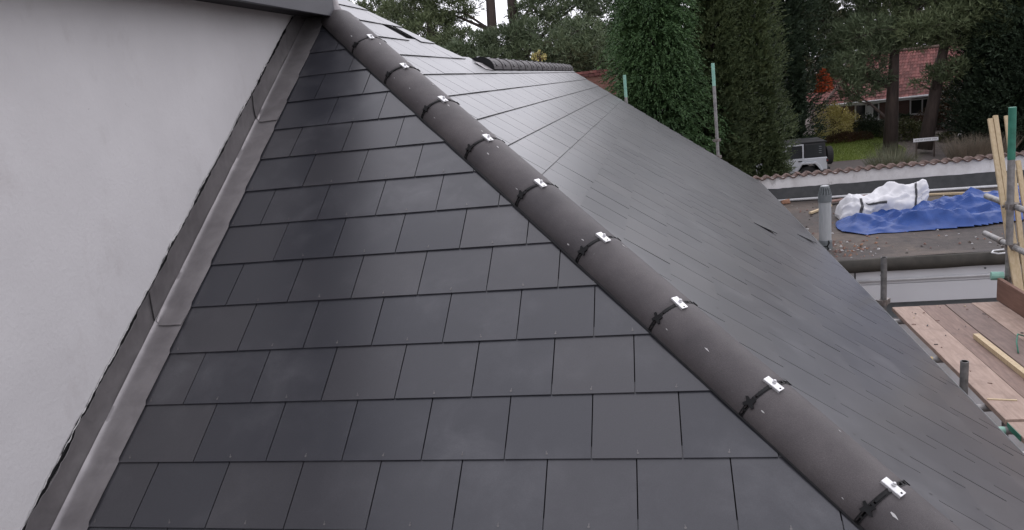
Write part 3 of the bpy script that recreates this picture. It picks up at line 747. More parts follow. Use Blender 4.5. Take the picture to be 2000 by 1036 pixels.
for i, x in enumerate(gx):
    for j, y in enumerate(gy):
        if inside(x, y):
            d = min(1, edged(x, y)/.30)
            wx_ = x + .25*nz(x*1.1, y*1.1, 5); wy_ = y + .25*nz(x*1.1, y*1.1, 8)
            ang = 1.1*x+.35*math.sin(y*1.7)
            cr1 = abs(nz(wx_*.8-wy_*.6, wy_*2.4+.5*wx_, 3)); cr2 = abs(nz(wx_*1.8, wy_*4.6+wx_*1.2, 6)); cr3 = abs(nz(wx_*4.0-wy_*3, wy_*8, 9))
            big = max(0, ridged(wx_*.8, wy_*1.5, 1.0, 1))**2*.17; mid = max(0, ridged(wx_, wy_*1.7, 2.3, 2))**3*.10; sm = max(0, ridged(wx_, wy_, 5.2, 4))**2*.032
            rise = .10*max(0, (x-4.4))/1.5*max(0, (y-12))
            n1_ = nz(x*.8, y*.9, 21); n2_ = nz(x*1.3, y*1.4, 31)
            def fold(k, ux, uy, wrp, o): return (1-abs(math.sin(k*(ux*x+uy*y)+wrp*nz(x*.9, y*1.1, o)+1.2*nz(x*2.6, y*2.6, o+5))))**1.6
            f1 = fold(3.4, .22, 1, 2.4, 41)*(.6+.8*n1_); f2 = fold(6.5, -.5, 1, 2.6, 51)*max(0, .5+1.3*n2_); f3 = fold(10.5, .65, 1, 3.0, 61)*max(0, .5-1.3*n1_); f4 = fold(7.5, 1, .35, 3.0, 71)*max(0, .1-1.2*n2_)
            h = .015 + d*(.08*f1+.04*f2+.19*facet(x*.55, y, .30, .3, 1)+.11*facet(x*.7, y, .155, 1.1, 2)+.055*facet(x, y, .085, .7, 3)-.03+.05*big+rise*.7)
            idx[i, j] = len(V); V.append((x+.03*nz(x*4, y*4, 6), y+.05*nz(x*4, y*4, 7), FZ+h))
F = [(idx[i, j], idx[i+1, j], idx[i+1, j+1], idx[i, j+1]) for (i, j) in idx if (i+1, j) in idx and (i, j+1) in idx and (i+1, j+1) in idx]
mb.add(V, F); tag(mb.build('tarpaulin', M_tarp, smooth=False, solid=.004), 'crumpled bright blue tarpaulin spread over the flat roof', 'tarpaulin')

# white bulk bag lying on its side
bag = empty('rubble_bag', (3.45, 12.4, FZ), 'slumped white woven bulk bag with dark straps beside blue tarpaulin', 'bag')
BX0, BX1, BY = 2.74, 4.06, 12.45
prof = [(0, .06), (.03, .22), (.10, .30), (.17, .335), (.24, .30), (.30, .27), (.36, .285), (.46, .36), (.58, .425), (.70, .445), (.82, .45), (.88, .445), (.93, .475), (.975, .475), (1, .40)]
def hgt(t): return float(np.interp(t, [p[0] for p in prof], [p[1] for p in prof]))
def low(t): return .0 if t < .86 else (t-.86)/.14*.22
def bagpt(t, a, off=0.0):
    """a 0..pi from front foot over the top to the back foot"""
    H = hgt(t)*.98; dep = .36*math.sin(math.pi*min(1, max(.02, t*.93+.05)))**.5 + .04
    x = BX0 + (BX1-BX0)*t; lo = low(t)
    xx_, yy_ = t*1.35, a*.42; fold = .20*(facet(xx_, yy_, .34, .5, 7)-.5) + .15*(facet(xx_+.3*yy_, yy_, .16, 1.2, 8)-.5) + .075*(facet(xx_, yy_, .075, .2, 9)-.5)
    r = 1 + fold*2.2*max(0.0, math.sin(a))**.5
    c = math.cos(a); sgn = 1 if c > 0 else -1
    y = BY - sgn*abs(c)**.8*(dep+off)*r; z = FZ + lo + ((H-lo)*max(0.0, math.sin(a))**.75+off)*r + .012
    return (x + .03*nz(a*2, t*4, 7) - .05*(1-math.sin(a))*(1 if t > .9 else 0), y, z)
mb = MB(); nt_, na_ = 110, 56
mb.grid([[bagpt(i/nt_, math.pi*j/na_) for j in range(na_+1)] for i in range(nt_+1)])
for i in (0, nt_): mb.add([bagpt(i/nt_, math.pi*j/na_) for j in range(na_+1)], [tuple(range(na_+1))])
mb.build('bag_body', M_bag, bag, smooth=True)
for t0, t1, wd, a1 in ((.865, .80, .030, 1.55), (.235, .20, .034, 1.3), (.27, .47, .028, None)):
    mb = MB(); n = 16; P = []
    for k in range(n+1):
        f = k/n; t = t0+(t1-t0)*f
        a = (a1*(1-f)+.10*f) if a1 else .95-.30*f
        tt = wd/1.46*.5/.5
        if a1: P.append([bagpt(t-tt/2*1.2, a, .006), bagpt(t+tt/2*1.2, a, .006)])
        else: P.append([bagpt(t, a-.055, .008), bagpt(t, a+.055, .008)])
    mb.grid(P); mb.build('strap', M_strap, bag, smooth=True, solid=.004)

# ------------------------------------------------------------------ scaffolding along the eaves
PZ = -2.42
def coupler(name, c, parent, ax=(0,0,1), m=None):
    mb = MB(); c = Vector(c); ax = Vector(ax).normalized(); o = ax.orthogonal().normalized(); p = ax.cross(o)
    mb.tube([c-ax*.028, c+ax*.028], .036, 12); mb.bar(c+o*.02, c+o*.075, .05, .05, up=ax); mb.tube([c+p*.03-o*.03, c+p*.085-o*.03], .009, 8); mb.tube([c+p*.07-o*.03, c+p*.083-o*.03], .016, 6)
    mb.bar(c-o*.045-p*.02, c-o*.045+p*.05, .012, .05, up=ax)
    return mb.build(name, m or M_coupler, parent)
def pole(x, y, z0, z1, label, m=M_galv, cap=None, capz=.35, lean=(0, 0), group='scaffold poles', r=.0262):
    e = empty('scaffold_pole', (x, y, z0), label, 'scaffold pole', group); L = z1-z0
    P = lambda z: (x+lean[0]*(z-z1), y+lean[1]*(z-z1), z)
    mb = MB(); zc = z1-capz if cap else z1
    mb.tube([P(z0), P(zc)], r, 14); mb.tube([P(zc-.001), P(zc)], r*.8, 10); mb.build('tube', m, e, smooth=False)
    if cap:
        mb = MB(); mb.tube([P(zc), P(z1-.003)], r+.0012, 14); mb.tube([P(z1-.003), P(z1)], [r+.0012, r-.002], 14); mb.build('painted_end', cap, e)
    return e, P
e, P = pole(-.551, 15.0, GZ, -.007, 'leftmost thin scaffold pole with pale green top beyond the slate roof', M_galv, M_palegreen, .42, r=.028)
e, P = pole(1.107, 15.0, GZ, .03, 'tall scaffold pole with green tip in front of the dark conifers', M_galv, M_palegreen, .42, lean=(-.014, 0), r=.030)
coupler('coupler', P(-1.42), e); coupler('coupler', P(-1.74), e)
e, P = pole(2.012, 7.3, GZ, -1.92, 'grey scaffold pole stub at the far end of the boarded platform', M_dirtytube, r=.0275); coupler('coupler', (2.012, 7.3, -2.36), e)
e, P = pole(2.003, 5.35, GZ, -2.19, 'brown grey scaffold pole stub beside the platform boards, nearer one', M_dirtytube, r=.0275)
e, P = pole(3.125, 7.5, GZ, -.654, 'thick scaffold pole with dark green painted top holding the guard rails', M_galv, M_green, .47, lean=(-.022, 0), r=.031)
for z in (-1.56, -1.94): coupler('coupler', (P(z)[0]+.03, 7.5, z), e)
coupler('coupler', (P(-2.25)[0], 7.5, -2.25), e)
# guard rails along the outside of the platform
for z0, lab in ((-1.565, 'upper horizontal guard rail tube clamped to the green topped pole'), (-1.945, 'lower horizontal guard rail tube clamped below the upper rail')):
    t = empty('guard_rail', (3.185, 5, z0), lab, 'guard rail', 'guard rails')
    mb = MB(); mb.tube([(3.185, 8.12, z0), (3.185, 2.0, z0+.012)], .028, 14); mb.build('tube', M_galv, t)
    mb = MB(); mb.tube([(3.185, 7.78, z0), (3.185, 7.72, z0)], .034, 14); mb.build('coupler', M_coupler, t)
# ledgers under the boards and their stubs towards the roof
mb = MB(); mb.tube([(2.03, 7.6, PZ-.11), (2.03, 1.5, PZ-.11)], .026, 12); tag(mb.build('ledger_tube', M_galv), 'long scaffold ledger tube under the left edge of the boards', 'scaffold tube')
for y, xend, m, lab in ((7.08, 1.95, M_galv, 'short bare tube end under the far end of the platform'), (6.12, 1.935, M_yellow, 'yellow tipped tube end poking out under the platform boards'),
                        (5.22, 1.97, M_galv, 'bare tube end beside the nearer pole stub'), (4.88, 1.955, M_palegreen, 'pale green tube end under the board joint'), (4.55, 1.955, M_galv, 'nearest bare tube end poking out from under the boards')):
    t = empty('transom_tube', (xend, y, PZ-.06), lab, 'scaffold tube', 'transom tubes under the platform')
    mb = MB(); mb.tube([(xend+.12, y, PZ-.065), (3.3, y, PZ-.065)], .026, 12); mb.build('tube', M_galv, t)
    mb = MB(); mb.tube([(xend, y, PZ-.065), (xend+.008, y, PZ-.065), (xend+.119, y, PZ-.065)], [.020, .027, .027], 12); mb.build('tube_end', m, t)
# boards
def board(x0, x1, y0, y1, z, m, label):
    mb = MB(); n = 14
    for (a, b) in ((0, 1),):
        P = []
        for i in range(n+1):
            y = y0+(y1-y0)*i/n; wv = .006*nz(x0*9, y*.8); j = .003*nz(x0*5, y*2)
            P.append([(x0+j, y, z-.036+wv), (x0+j, y, z-.003+wv), (x0+j+.003, y, z+wv), ((x0+x1)/2, y, z+.001+wv+.002*nz(y*2, x0)), (x1-.003, y, z+wv), (x1, y, z-.003+wv), (x1, y, z-.036+wv)])
        mb.grid(P)
        for row in (P[0], P[-1]): mb.add(row, [tuple(range(7))])
    return tag(mb.build('scaffold_board', m), label, 'scaffold board', 'scaffold boards of the platform')
board(2.09, 2.328, 4.905, 7.31, PZ, M_boardpale, 'pale pinkish scaffold board along the roof side of the platform')
board(2.095, 2.33, 1.6, 4.893, PZ-.012, M_boardpale, 'pale scaffold board with green end band nearest the camera')
board(2.333, 2.555, 3.2, 7.33, PZ-.003, M_boardbrown, 'warm brown scaffold board, second from the roof')
board(2.560, 2.785, 2.6, 7.33, PZ+.001, M_boardgrey, 'dark grey brown scaffold board, third from the roof')
board(2.790, 3.02, 3.4, 7.34, PZ-.002, M_boardpale, 'pale scaffold board on the outer side next to the toe board')
mb = MB(); mb.box((2.091, 4.70, PZ-.049), (2.0945, 4.885, PZ-.010)); tag(mb.build('board_end_band', M_green), 'dark green band on the end of the nearest scaffold board', 'end band')
mb = MB(); mb.box((3.03, 2.5, PZ-.01), (3.068, 7.42, PZ+.205)); tb = tag(mb.build('toe_board', M_toe, bevel=.004), 'reddish brown toe board standing on edge along the platform', 'toe board')
mb = MB(); mb.tube([(3.0, 7.48, PZ+.21), (3.10, 7.46, PZ+.21)], .040, 12); tag(mb.build('toe_board_clip', M_palegreen), 'pale green clip at the far end of the toe board', 'clip')
mb = MB(); mb.bar((2.475, 6.40, PZ+.022), (2.505, 4.4, PZ+.022), .045, .038); tag(mb.build('loose_batten', M_pine), 'pale new timber batten lying loose along the platform boards', 'batten')
mb = MB(); mb.bar((2.10, 5.21, PZ+.006), (2.27, 5.18, PZ+.006), .014, .006); tag(mb.build('wood_splinter', M_pine), 'thin pale splinter of wood on the nearest platform board', 'splinter')
mb = MB(); mb.tube([(2.63, 6.02, PZ+.01), (2.67, 6.15, PZ+.05), (2.74, 6.3, PZ+.06), (2.83, 6.36, PZ+.012)], .006, 6); tag(mb.build('green_twine', M_green, smooth=True), 'bit of green twine curling on the outer platform boards', 'twine')
mb = MB()
for _ in range(50):
    x = random.uniform(2.1, 3.0); y = random.uniform(4.0, 7.3); a = random.uniform(0, 6.28); L = random.uniform(.006, .035); wd = random.uniform(.002, .008)
    mb.bar((x, y, PZ+.006), (x+L*math.cos(a), y+L*math.sin(a), PZ+.007), wd, .005, random.choice([0, 1, 2]))
tag(mb.build('board_debris', [M_ply, M_pine, M_feltdark]), 'chips and shavings scattered over the platform boards', 'debris', kind='stuff')
# long roofing battens leaning by the green topped pole
for a, b, lab in (((3.15, 7.12, PZ-.3), (3.150, 8.02, -.79), 'pale roofing batten leaning behind the pole, outermost left of the bundle'), ((3.20, 7.16, PZ-.3), (3.195, 8.02, -.765), 'leaning pale roofing batten just right of the outermost one'),
                  ((3.27, 7.25, PZ-.3), (3.285, 8.0, -.775), 'leaning pale roofing batten partly hidden by the green topped pole'), ((3.35, 7.2, PZ-.3), (3.36, 7.9, -1.2), 'shortest leaning batten seen right of the pole')):
    mb = MB(); mb.bar(a, b, .040, .025, up=(0, -1, .3)); tag(mb.build('roofing_batten', M_pine), lab, 'batten', 'battens leaning by the pole')

# ------------------------------------------------------------------ foliage builders
def leaves(C, D, size, aspect=.45, droop=.25, jitter=.6):
    """one quad (kite) leaf per centre C pointing along D"""
    n = len(C); D = D + rng.normal(0, jitter, (n, 3)); D[:,2] -= droop; D /= np.linalg.norm(D, axis=1)[:,None]+1e-9
    U = rng.normal(0, 1, (n, 3)); S = np.cross(D, U); S /= np.linalg.norm(S, axis=1)[:,None]+1e-9
    sz = size*rng.uniform(.6, 1.35, n)[:,None]
    V = np.empty((n, 4, 3)); V[:,0] = C; V[:,1] = C+D*sz*.45+S*sz*aspect*.5; V[:,2] = C+D*sz; V[:,3] = C+D*sz*.45-S*sz*aspect*.5
    return V
def sprays(C, D, L, per, size, droop, jit):
    """feathery fronds: leaflets set left and right along a drooping axis"""
    n = len(C); S = np.cross(D, rng.normal(0, 1, (n, 3))); S /= np.linalg.norm(S, axis=1)[:,None]+1e-9; Ls = L*rng.uniform(.55, 1.25, n)[:,None]; out = []
    for j in range(per):
        f = j/(per-1); sg = 1 if j % 2 else -1; A = C + D*Ls*f; A = A + np.array([0, 0, -1.0])*(droop*.5*Ls*f*f)
        out.append(leaves(A, D*1.0 + S*sg*(.75*(1-f)) + np.array([0, 0, -droop*.8*f]), size*(1.15-.5*f), .42, 0, jit*.35))
    return out
def leaf_obj(name, Vs, m, parent):
    V = np.concatenate(Vs); n = len(V); return np_mesh(name, V.reshape(-1, 3), np.arange(4*n).reshape(-1, 4), m, parent)
def fbm(P, s, seed): return np.array([mnoise.noise(Vector((p[0]*s+seed, p[1]*s, p[2]*s))) for p in P])

def cypress(name, x, y, z0, z1, r, m, label, cat='conifer', n=3000, size=.17, sides=None, leafjit=.5, blunt=.5, group=None, core=None, droop=.15):
    t = empty(name, (x, y, z0), label, cat, group); H = z1-z0
    mb = MB(); mb.tube([(x, y, z0), (x, y, z0+H*.5), (x, y, z1-.2)], [r*.11, r*.07, .03], 8); mb.build('trunk', M_bark, t)
    # clumps pushed in and out over a tapering column; a dense inner mass and an outer skin of sprays
    h = rng.uniform(0, 1, n)**.9; a = rng.uniform(0, 6.283, n)
    prof = np.minimum(1, (1-h)**blunt*1.15)*np.minimum(1, .55+h*4.0)
    cl = fbm(np.c_[np.cos(a)*r*1.0, np.sin(a)*r*1.0, h*H*.55], 1.35, x)*.42 + fbm(np.c_[np.cos(a)*r, np.sin(a)*r, h*H*.6], 3.1, x+7)*.20
    depth = rng.uniform(0, 1, n)**2
    rr = r*prof*(1+cl)*(1-.38*depth)
    C = np.c_[x+np.cos(a)*rr, y+np.sin(a)*rr, z0+.1+h*H]
    D = np.c_[np.cos(a), np.sin(a), (.9-droop*1.1)*np.ones(n)] + rng.normal(0, .38, (n, 3)); D /= np.linalg.norm(D, axis=1)[:,None]
    Vs = sprays(C, D, size*2.6, 9, size*.62, droop, leafjit)
    leaf_obj('crown', Vs, m, t)
    # inner limbs and old dead foliage keep the middle of the tree opaque
    k = 5000; h2 = rng.uniform(.02, .95, k); a2 = rng.uniform(0, 6.283, k); pr = np.minimum(1, (1-h2)**blunt*1.15)*np.minimum(1, .55+h2*4)*r*.55
    C2 = np.c_[x+np.cos(a2)*pr, y+np.sin(a2)*pr, z0+h2*H]; V2 = leaves(C2, np.c_[np.cos(a2), np.sin(a2), .5*np.ones(k)], r*.22, .8, 0, .6)
    leaf_obj('inner_foliage', [V2], core or m, t)
    return t

def pads_pine(name, trunk_pts, trunk_r, pads, m, label, density=1.0, tuft=.22, cat='pine tree', bare=None, mats2=None):
    """a pine: trunk, limbs to each pad and needle tufts over flattened pads (centre, rx, ry, rz)"""
    b = Vector(trunk_pts[0]); t = empty(name, b, label, cat)
    n = len(trunk_pts); mb = MB(); mb.tube(trunk_pts, [trunk_r*(1-.55*i/(n-1))*(1.25 if i == 0 else 1) for i in range(n)], 12); mb.build('trunk', M_bark, t, smooth=True)
    mb = MB(); Vs = []; Vb = []
    for c, rx, ry, rz in pads:
        c = np.array(c); best = min((Vector(p) for p in [Vector(trunk_pts[i]).lerp(Vector(trunk_pts[i+1]), f) for i in range(n-1) for f in (0, .33, .66, 1)]), key=lambda p: abs(p.z-(c[2]-.5*abs(p.x-c[0])))+.1*(p-Vector(c)).length)
        mid = best.lerp(Vector(c), .55)+Vector((random.uniform(-.15,.15), random.uniform(-.15,.15), random.uniform(-.1,.35)))
        mb.tube([best, mid, Vector(c)], [trunk_r*.26, trunk_r*.16, .018], 6)
        k = int(150*density*rx*max(ry, .6)*(1+rz))
        for q in range(5):
            e = Vector(c)+Vector((random.gauss(0, rx*.55), random.gauss(0, ry*.5), random.gauss(0, rz*.4))); mb.tube([mid.lerp(Vector(c), .5), e], [.025, .008], 4)
        u = rng.normal(0, 1, (k, 3)); u /= np.linalg.norm(u, axis=1)[:,None]; rad = rng.uniform(.35, 1, k)**.6
        P = c + u*rad[:,None]*np.array([rx, ry, rz])
        keep = fbm(P, 1.5, c[0]) > -.16; P = P[keep]; u = u[keep]; k = len(P)
        if not k: continue
        rep = 7; C = np.repeat(P, rep, 0) + rng.normal(0, tuft*.22, (k*rep, 3)); D = np.repeat(u*np.array([.7, .7, .6])+np.array([0, 0, .55]), rep, 0)
        Vs.append(leaves(C, D, tuft, .16, 0, .75))
    mb.build('limbs', M_bark, t); leaf_obj('crown', Vs, m, t)
    return t
def shrub(name, x, y, z, rx, ry, rz, m, label, cat='shrub', n=4500, size=.10, asp=.5, jit=.8):
    t = empty(name, (x, y, z), label, cat)
    mb = MB()
    for k in range(9):
        a = random.uniform(0, 6.28); mb.tube([(x+random.uniform(-.1,.1), y, z-.05), (x+rx*.5*math.cos(a), y+ry*.5*math.sin(a), z+rz*random.uniform(.8, 1.3))], [.03, .01], 5)
    mb.build('stems', M_bark, t)
    u = rng.normal(0, 1, (n, 3)); u /= np.linalg.norm(u, axis=1)[:,None]; u[:,2] = np.abs(u[:,2])*1.0
    lump = 1+.45*fbm(u*np.array([rx, ry, rz]), 1.6, x)+.15*fbm(u*np.array([rx, ry, rz]), 4.5, x)
    rad = rng.uniform(.25, 1, n)**.35*lump
    C = np.array([x, y, z]) + u*rad[:,None]*np.array([rx, ry, 1.0*rz*1.0]) 
    leaf_obj('foliage', [leaves(C, u, size, asp, 0, jit)], m, t)
    return t
def blades(name, x, y, z, r, h, n, m, label, cat, spread=.5, wdt=.012):
    a = rng.uniform(0, 6.283, n); q = np.sqrt(rng.uniform(0, 1, n))*r; bx = x+np.cos(a)*q; by = y+np.sin(a)*q; hh = h*rng.uniform(.5, 1.1, n)
    tx = bx+np.cos(a)*spread*hh*rng.uniform(.1, 1.2, n)+rng.normal(0, .08, n); ty = by+np.sin(a)*spread*hh+rng.normal(0, .08, n)
    V = np.empty((n, 3, 3)); V[:,0] = np.c_[bx-wdt, by, np.full(n, z)]; V[:,1] = np.c_[bx+wdt, by, np.full(n, z)]; V[:,2] = np.c_[tx, ty, z+hh]
    t = empty(name, (x, y, z), label, cat)
    np_mesh('stems', V.reshape(-1,3), np.arange(3*n).reshape(-1,3), m, t); return t

# ------------------------------------------------------------------ the trees
# pines behind the roof on the left
def pad_px(px, py, y, rx, ry, rz): return (at_y(px, py, y), rx, ry, rz)
g = GZ
pads_pine('pine_tree', [(-7.55, 36, g), (-7.45, 36, 0), (-7.25, 36, 4), (-7.2, 36, 5.2)], .34,
          [pad_px(*p) for p in ((880, 20, 36.5, 1.5, 1.2, .7), (830, 60, 36, 1.6, 1.3, .7), (900, 85, 35, 1.5, 1.2, .6), (800, 15, 37, 1.4, 1.2, .8), (860, -25, 36, 1.4, 1.4, .5), (960, 125, 36, 1.4, 1.2, .6), (845, 110, 35, 1.2, 1.0, .6))], L_pine,
          'dark pine with bare trunk, left of the two trunks above the roof', 1.35, .26)
pads_pine('pine_tree', [(-6.45, 37, g), (-6.4, 37, 0), (-6.42, 37, 4), (-6.3, 37, 5.2)], .36,
          [pad_px(*p) for p in ((1050, 20, 37, 1.5, 1.3, .6), (1110, 30, 36.5, 1.6, 1.3, .7), (1080, -18, 37, 1.5, 1.4, .5), (1160, -15, 37, 1.4, 1.4, .5), (1150, 70, 36, 1.5, 1.2, .7), (1040, 75, 37, 1.3, 1.2, .5), (1190, 10, 36, 1.1, 1.2, .6), (1100, 110, 37, 1.4, 1.2, .5))], L_pinegrey,
          'grey green pine whose trunk stands right of the sky gap', 1.3, .26)
pads_pine('pine_tree', [(-11.6, 40, g), (-11.6, 40, 0), (-11.4, 40, 6)], .3,
          [pad_px(*p) for p in ((735, 30, 40, 1.1, 1.1, .9), (775, 45, 39, 1.3, 1.1, .9), (720, 60, 40, 1.5, 1.2, .8), (800, 75, 40, 1.5, 1.2, .9), (690, 20, 40, .5, .7, .6), (780, 0, 41, .9, .9, 1.1), (850, 100, 40, 1.6, 1.2, .8), (745, 5, 40, .35, .5, .7), (710, 25, 40, .5, .5, .5))], L_pine,
          'young bright pine with upright tips beside the white sky, far left', 1.5, .22)
pads_pine('pine_tree', [(-4.4, 30, g), (-4.35, 30, -2), (-4.3, 30, 1.2)], .22,
          [pad_px(*p) for p in ((930, 90, 30, 1.1, .9, .5), (985, 78, 30, 1.0, .9, .5), (1030, 105, 30, 1.1, .9, .5), (960, 120, 29.5, 1.1, .9, .5), (1075, 85, 30, 1.0, .9, .5), (1115, 105, 30, .9, .9, .5), (1160, 95, 30.5, .9, .9, .6), (1020, 60, 30.5, .9, .9, .4), (1130, 60, 31, 1.0, .9, .5), (1090, 135, 30, 1.2, .9, .5), (1180, 125, 30, .7, .9, .5), (1000, 140, 30, 1.2, .9, .5), (890, 115, 30, 1.0, .9, .5))], L_pinegrey,
          'low bushy green pine just above the ridge tiles', 1.9, .22)
shrub('birch_sapling', *at_y(1052, 118, 28.5), .28, .3, .28, L_yel, 'small yellow leaved sapling just above the ridge tiles', 'sapling', n=160, size=.09)
# brick outbuilding glimpsed past the verge
ob = empty('brick_outbuilding', (-2.6, 29, g), 'red brick outbuilding with tiled top glimpsed behind the roof verge', 'outbuilding')
mb = MB(); mb.box((-4.2, 28, g), (-1.35, 30, .06)); mb.build('wall', M_redbrick, ob)
mb = MB(); 
for i in range(15): mb.box((-4.3+.2*i, 27.9, .064+.012*(i%2)), (-4.3+.2*i+.19, 30.1, .16+.012*(i%2)))
for i in range(12): mb.box((-4.25+.25*i, 27.95, .18), (-4.25+.25*i+.24, 30.05, .27))
mb.build('tiled_top', M_redtile, ob)
# bright leylandii and dark cypresses behind the verge
cypress('cypress_tree', .05, 25, g, 3.2, 1.6, L_cyp, 'bright green leafy cypress directly behind the left scaffold pole', n=5200, size=.17, blunt=.3, leafjit=.7, droop=.9)
cypress('cypress_tree', 1.95, 26.5, g, 3.0, 1.5, L_cypdark, 'dark olive cypress column behind the tall scaffold pole', n=5200, size=.13, blunt=.42, leafjit=.35)
cypress('cypress_tree', 3.18, 27, g, 4.3, 1.2, L_cypdark, 'dark pointed cypress column left of the parked off-road car', n=5000, size=.13, blunt=.45, leafjit=.35)
cypress('cypress_tree', 3.85, 26.6, g, -2.9, .55, L_cypdark, 'low bushy cypress shoot overlapping the doors of the off-road car', n=1000, size=.12, blunt=.5)
cypress('fir_tree', 6.15, 41, g, 8.5, 1.9, L_fir, 'blackish fir standing behind the silver off-road car', 'fir', n=3600, size=.26, blunt=.4)
cypress('fir_tree', 4.6, 44, g, 8, 2.3, L_fir, 'blackish fir half hidden behind the two dark cypress columns', 'fir', n=3000, size=.28, blunt=.4)
# red maple, shrubs and hedges before the bungalow
shrub('maple_tree', *at_y(1607, 180, 40.4), .36, .36, .95, L_red, 'small maple with bright orange red autumn leaves', 'maple', n=800, size=.13)
c = at_y(1630, 262, 45.5); shrub('shrub', c[0]-.15, 44.6, gz(0, 44.6)-.1, 1.15, .9, 1.9, L_yel, 'yellow green shrub at the left corner of the bungalow', n=7000, size=.11, asp=.35)
c = at_y(1640, 262, 44.5); shrub('hedge', c[0]+.2, 43.8, gz(0, 43.8)-.1, 1.2, .4, .6, L_rust, 'low rusty brown hedge in front of the yellow green shrub', 'hedge', n=5000, size=.08)
c = at_y(1695, 258, 44.5); shrub('bush', c[0], 44.5, gz(0, 44.5)-.1, 1.15, .8, 1.05, L_hedge, 'rounded dark green bush under the bungalow window', 'bush', n=9000, size=.08)
c = at_y(1770, 262, 43.5); shrub('shrub', c[0], 43.6, gz(0, 43.6)-.1, 1.1, .9, 1.0, L_olive, 'olive green shrub between the two leaning pine trunks', n=4200, size=.11)
c = at_y(1765, 225, 45.4); shrub('shrub', c[0], 45.3, gz(0, 45)-.1, .8, .4, .95, L_hedge, 'dark shrub covering the bungalow wall beside the white window', n=4000, size=.11)
c = at_y(1870, 240, 44.5); shrub('hedge', c[0], 44.8, gz(0, 44.8)-.1, 2.2, .8, 1.6, L_rust, 'reddish brown hedge right of the slanting pine trunk', 'hedge', n=8000, size=.10)
c = at_y(1850, 205, 45.6); shrub('shrub', c[0]+.3, 45.6, gz(0, 45.6)+.9, 1.0, .6, 1.3, L_olive, 'tall olive shrub at the right end of the bungalow eaves', n=3500, size=.12)
c = at_y(1862, 275, 42.5); shrub('shrub', c[0], 42.6, gz(0, 42.6)-.1, 1.0, .7, .55, L_olive, 'low mossy shrub behind the white name board', n=3000, size=.08)
chunk('garden_stone', at_y(1882, 266, 41.5), (.22, .2, .45), M_gwall, 'pale boulder among the dry stems near the right conifers', 'boulder')
c = at_z(1740, 322, GZ); blades('grass_clump', c[0]*.93, c[1]*.93, GZ, .75, 1.0, 900, L_greygrass, 'grey green clump of long grass above the parapet coping', 'grass clump', .7)
c = at_y(1740, 285, 40.2); blades('grass_clump', c[0], 40.0, GZ, .6, .9, 260, L_greygrass, 'thin tall grass at the foot of the thick pine trunk', 'grass clump', .4)
for px, py, lab in ((1895, 296, 'dead brown twiggy plant at the left of the dry bed'), (1935, 298, 'dead brown twiggy plant beside the leaning battens')):
    c = at_y(px, py+14, 37.5); blades('dry_plant', c[0], 37.6, GZ, .8, 1.15, 700, L_dry, lab, 'dry plant', .6, .010)
c = at_y(1850, 315, 37); blades('grass_clump', c[0], 37.0, GZ, .5, .16, 200, L_olive, 'low mossy tuft at the roadside just above the coping', 'grass clump', .4)
# big pines before the bungalow
pine_r = [(1580, 30, 43, 1.6, 1.4, .8), (1620, 70, 42, 1.6, 1.3, .7), (1610, 95, 42, 1.1, 1.0, .45), (1650, 130, 41, 1.3, 1.1, .6), (1660, 165, 41, .8, .8, .4), (1690, 60, 41, 1.7, 1.3, .7), (1720, 20, 42, 1.7, 1.4, .8), (1690, 105, 41, 1.3, 1.1, .5), (1650, 10, 44, 1.7, 1.4, .9), (1760, 70, 41, 1.3, 1.1, .5), (1680, 150, 41, .9, .8, .35), (1720, 90, 41, 1.2, 1.0, .45), (1665, 185, 41.5, .7, .6, .4), (1600, -25, 43, 1.6, 1.4, .7), (1680, -25, 42, 1.6, 1.4, .7), (1590, -110, 43, 1.9, 1.5, .9), (1680, -120, 42, 1.9, 1.5, .9), (1640, -70, 43, 1.8, 1.5, .9), (1740, -80, 41, 1.7, 1.4, .8), (1705, 128, 41, .8, .7, .35), (1728, 150, 41, .6, .6, .3), (1655, 150, 41, .9, .7, .4), (1700, 175, 41, .6, .5, .25), (1660, 195, 41.5, .5, .5, .25)]
a0 = at_y(1738, 300, 41.2); a1 = at_y(1747, 105, 41.2); a2 = at_y(1755, -60, 41.2)
pads_pine('pine_tree', [(a0[0], 41.2, gz(0, 41.2)-.1), tuple(a1), tuple(a2)], .30, [pad_px(*p) for p in pine_r], L_pinegrey, 'large pine with thick upright trunk before the red roofed bungalow', 1.15, .26)
pine_r2 = [(1800, 55, 40, 1.5, 1.2, .6), (1850, 40, 40, 1.5, 1.2, .7), (1900, 20, 40, 1.5, 1.3, .8), (1780, 10, 41, 1.6, 1.3, .7), (1840, -20, 41, 1.7, 1.4, .8), (1940, 50, 40, 1.3, 1.2, .7), (1845, 140, 40, 1.0, .9, .35), (1880, 125, 40, .8, .8, .3), (1800, 85, 40.5, .9, .8, .3), (1980, 20, 40, 1.4, 1.3, .8), (1760, -25, 41, 1.5, 1.3, .6), (1920, -25, 40, 1.5, 1.3, .7), (1990, -25, 40, 1.5, 1.3, .7), (1830, -75, 40, 1.8, 1.5, .9), (1900, -110, 40, 1.9, 1.5, .9), (1960, -80, 40, 1.8, 1.5, .9), (2040, -110, 40, 1.8, 1.5, .9), (1865, 85, 40, .6, .6, .3), (1800, 165, 40, .5, .5, .2), (1830, 158, 40, .6, .5, .25)]
a0 = at_y(1806, 292, 40.6); a1 = at_y(1838, 120, 40.6); a2 = at_y(1862, 10, 40.6); a3 = at_y(1880, -80, 40.6)
pads_pine('pine_tree', [tuple(a0), tuple(a1), tuple(a2), tuple(a3)], .28, [pad_px(*p) for p in pine_r2], L_pine, 'pine with slanting trunk behind the white name board', 1.15, .26)
cypress('fir_tree', *at_y(1935, 290, 40.5)[:2], g, 4.0, 1.85, L_fir, 'dark spreading fir just right of the bungalow', 'fir', n=4000, size=.24, blunt=.45, leafjit=.8)
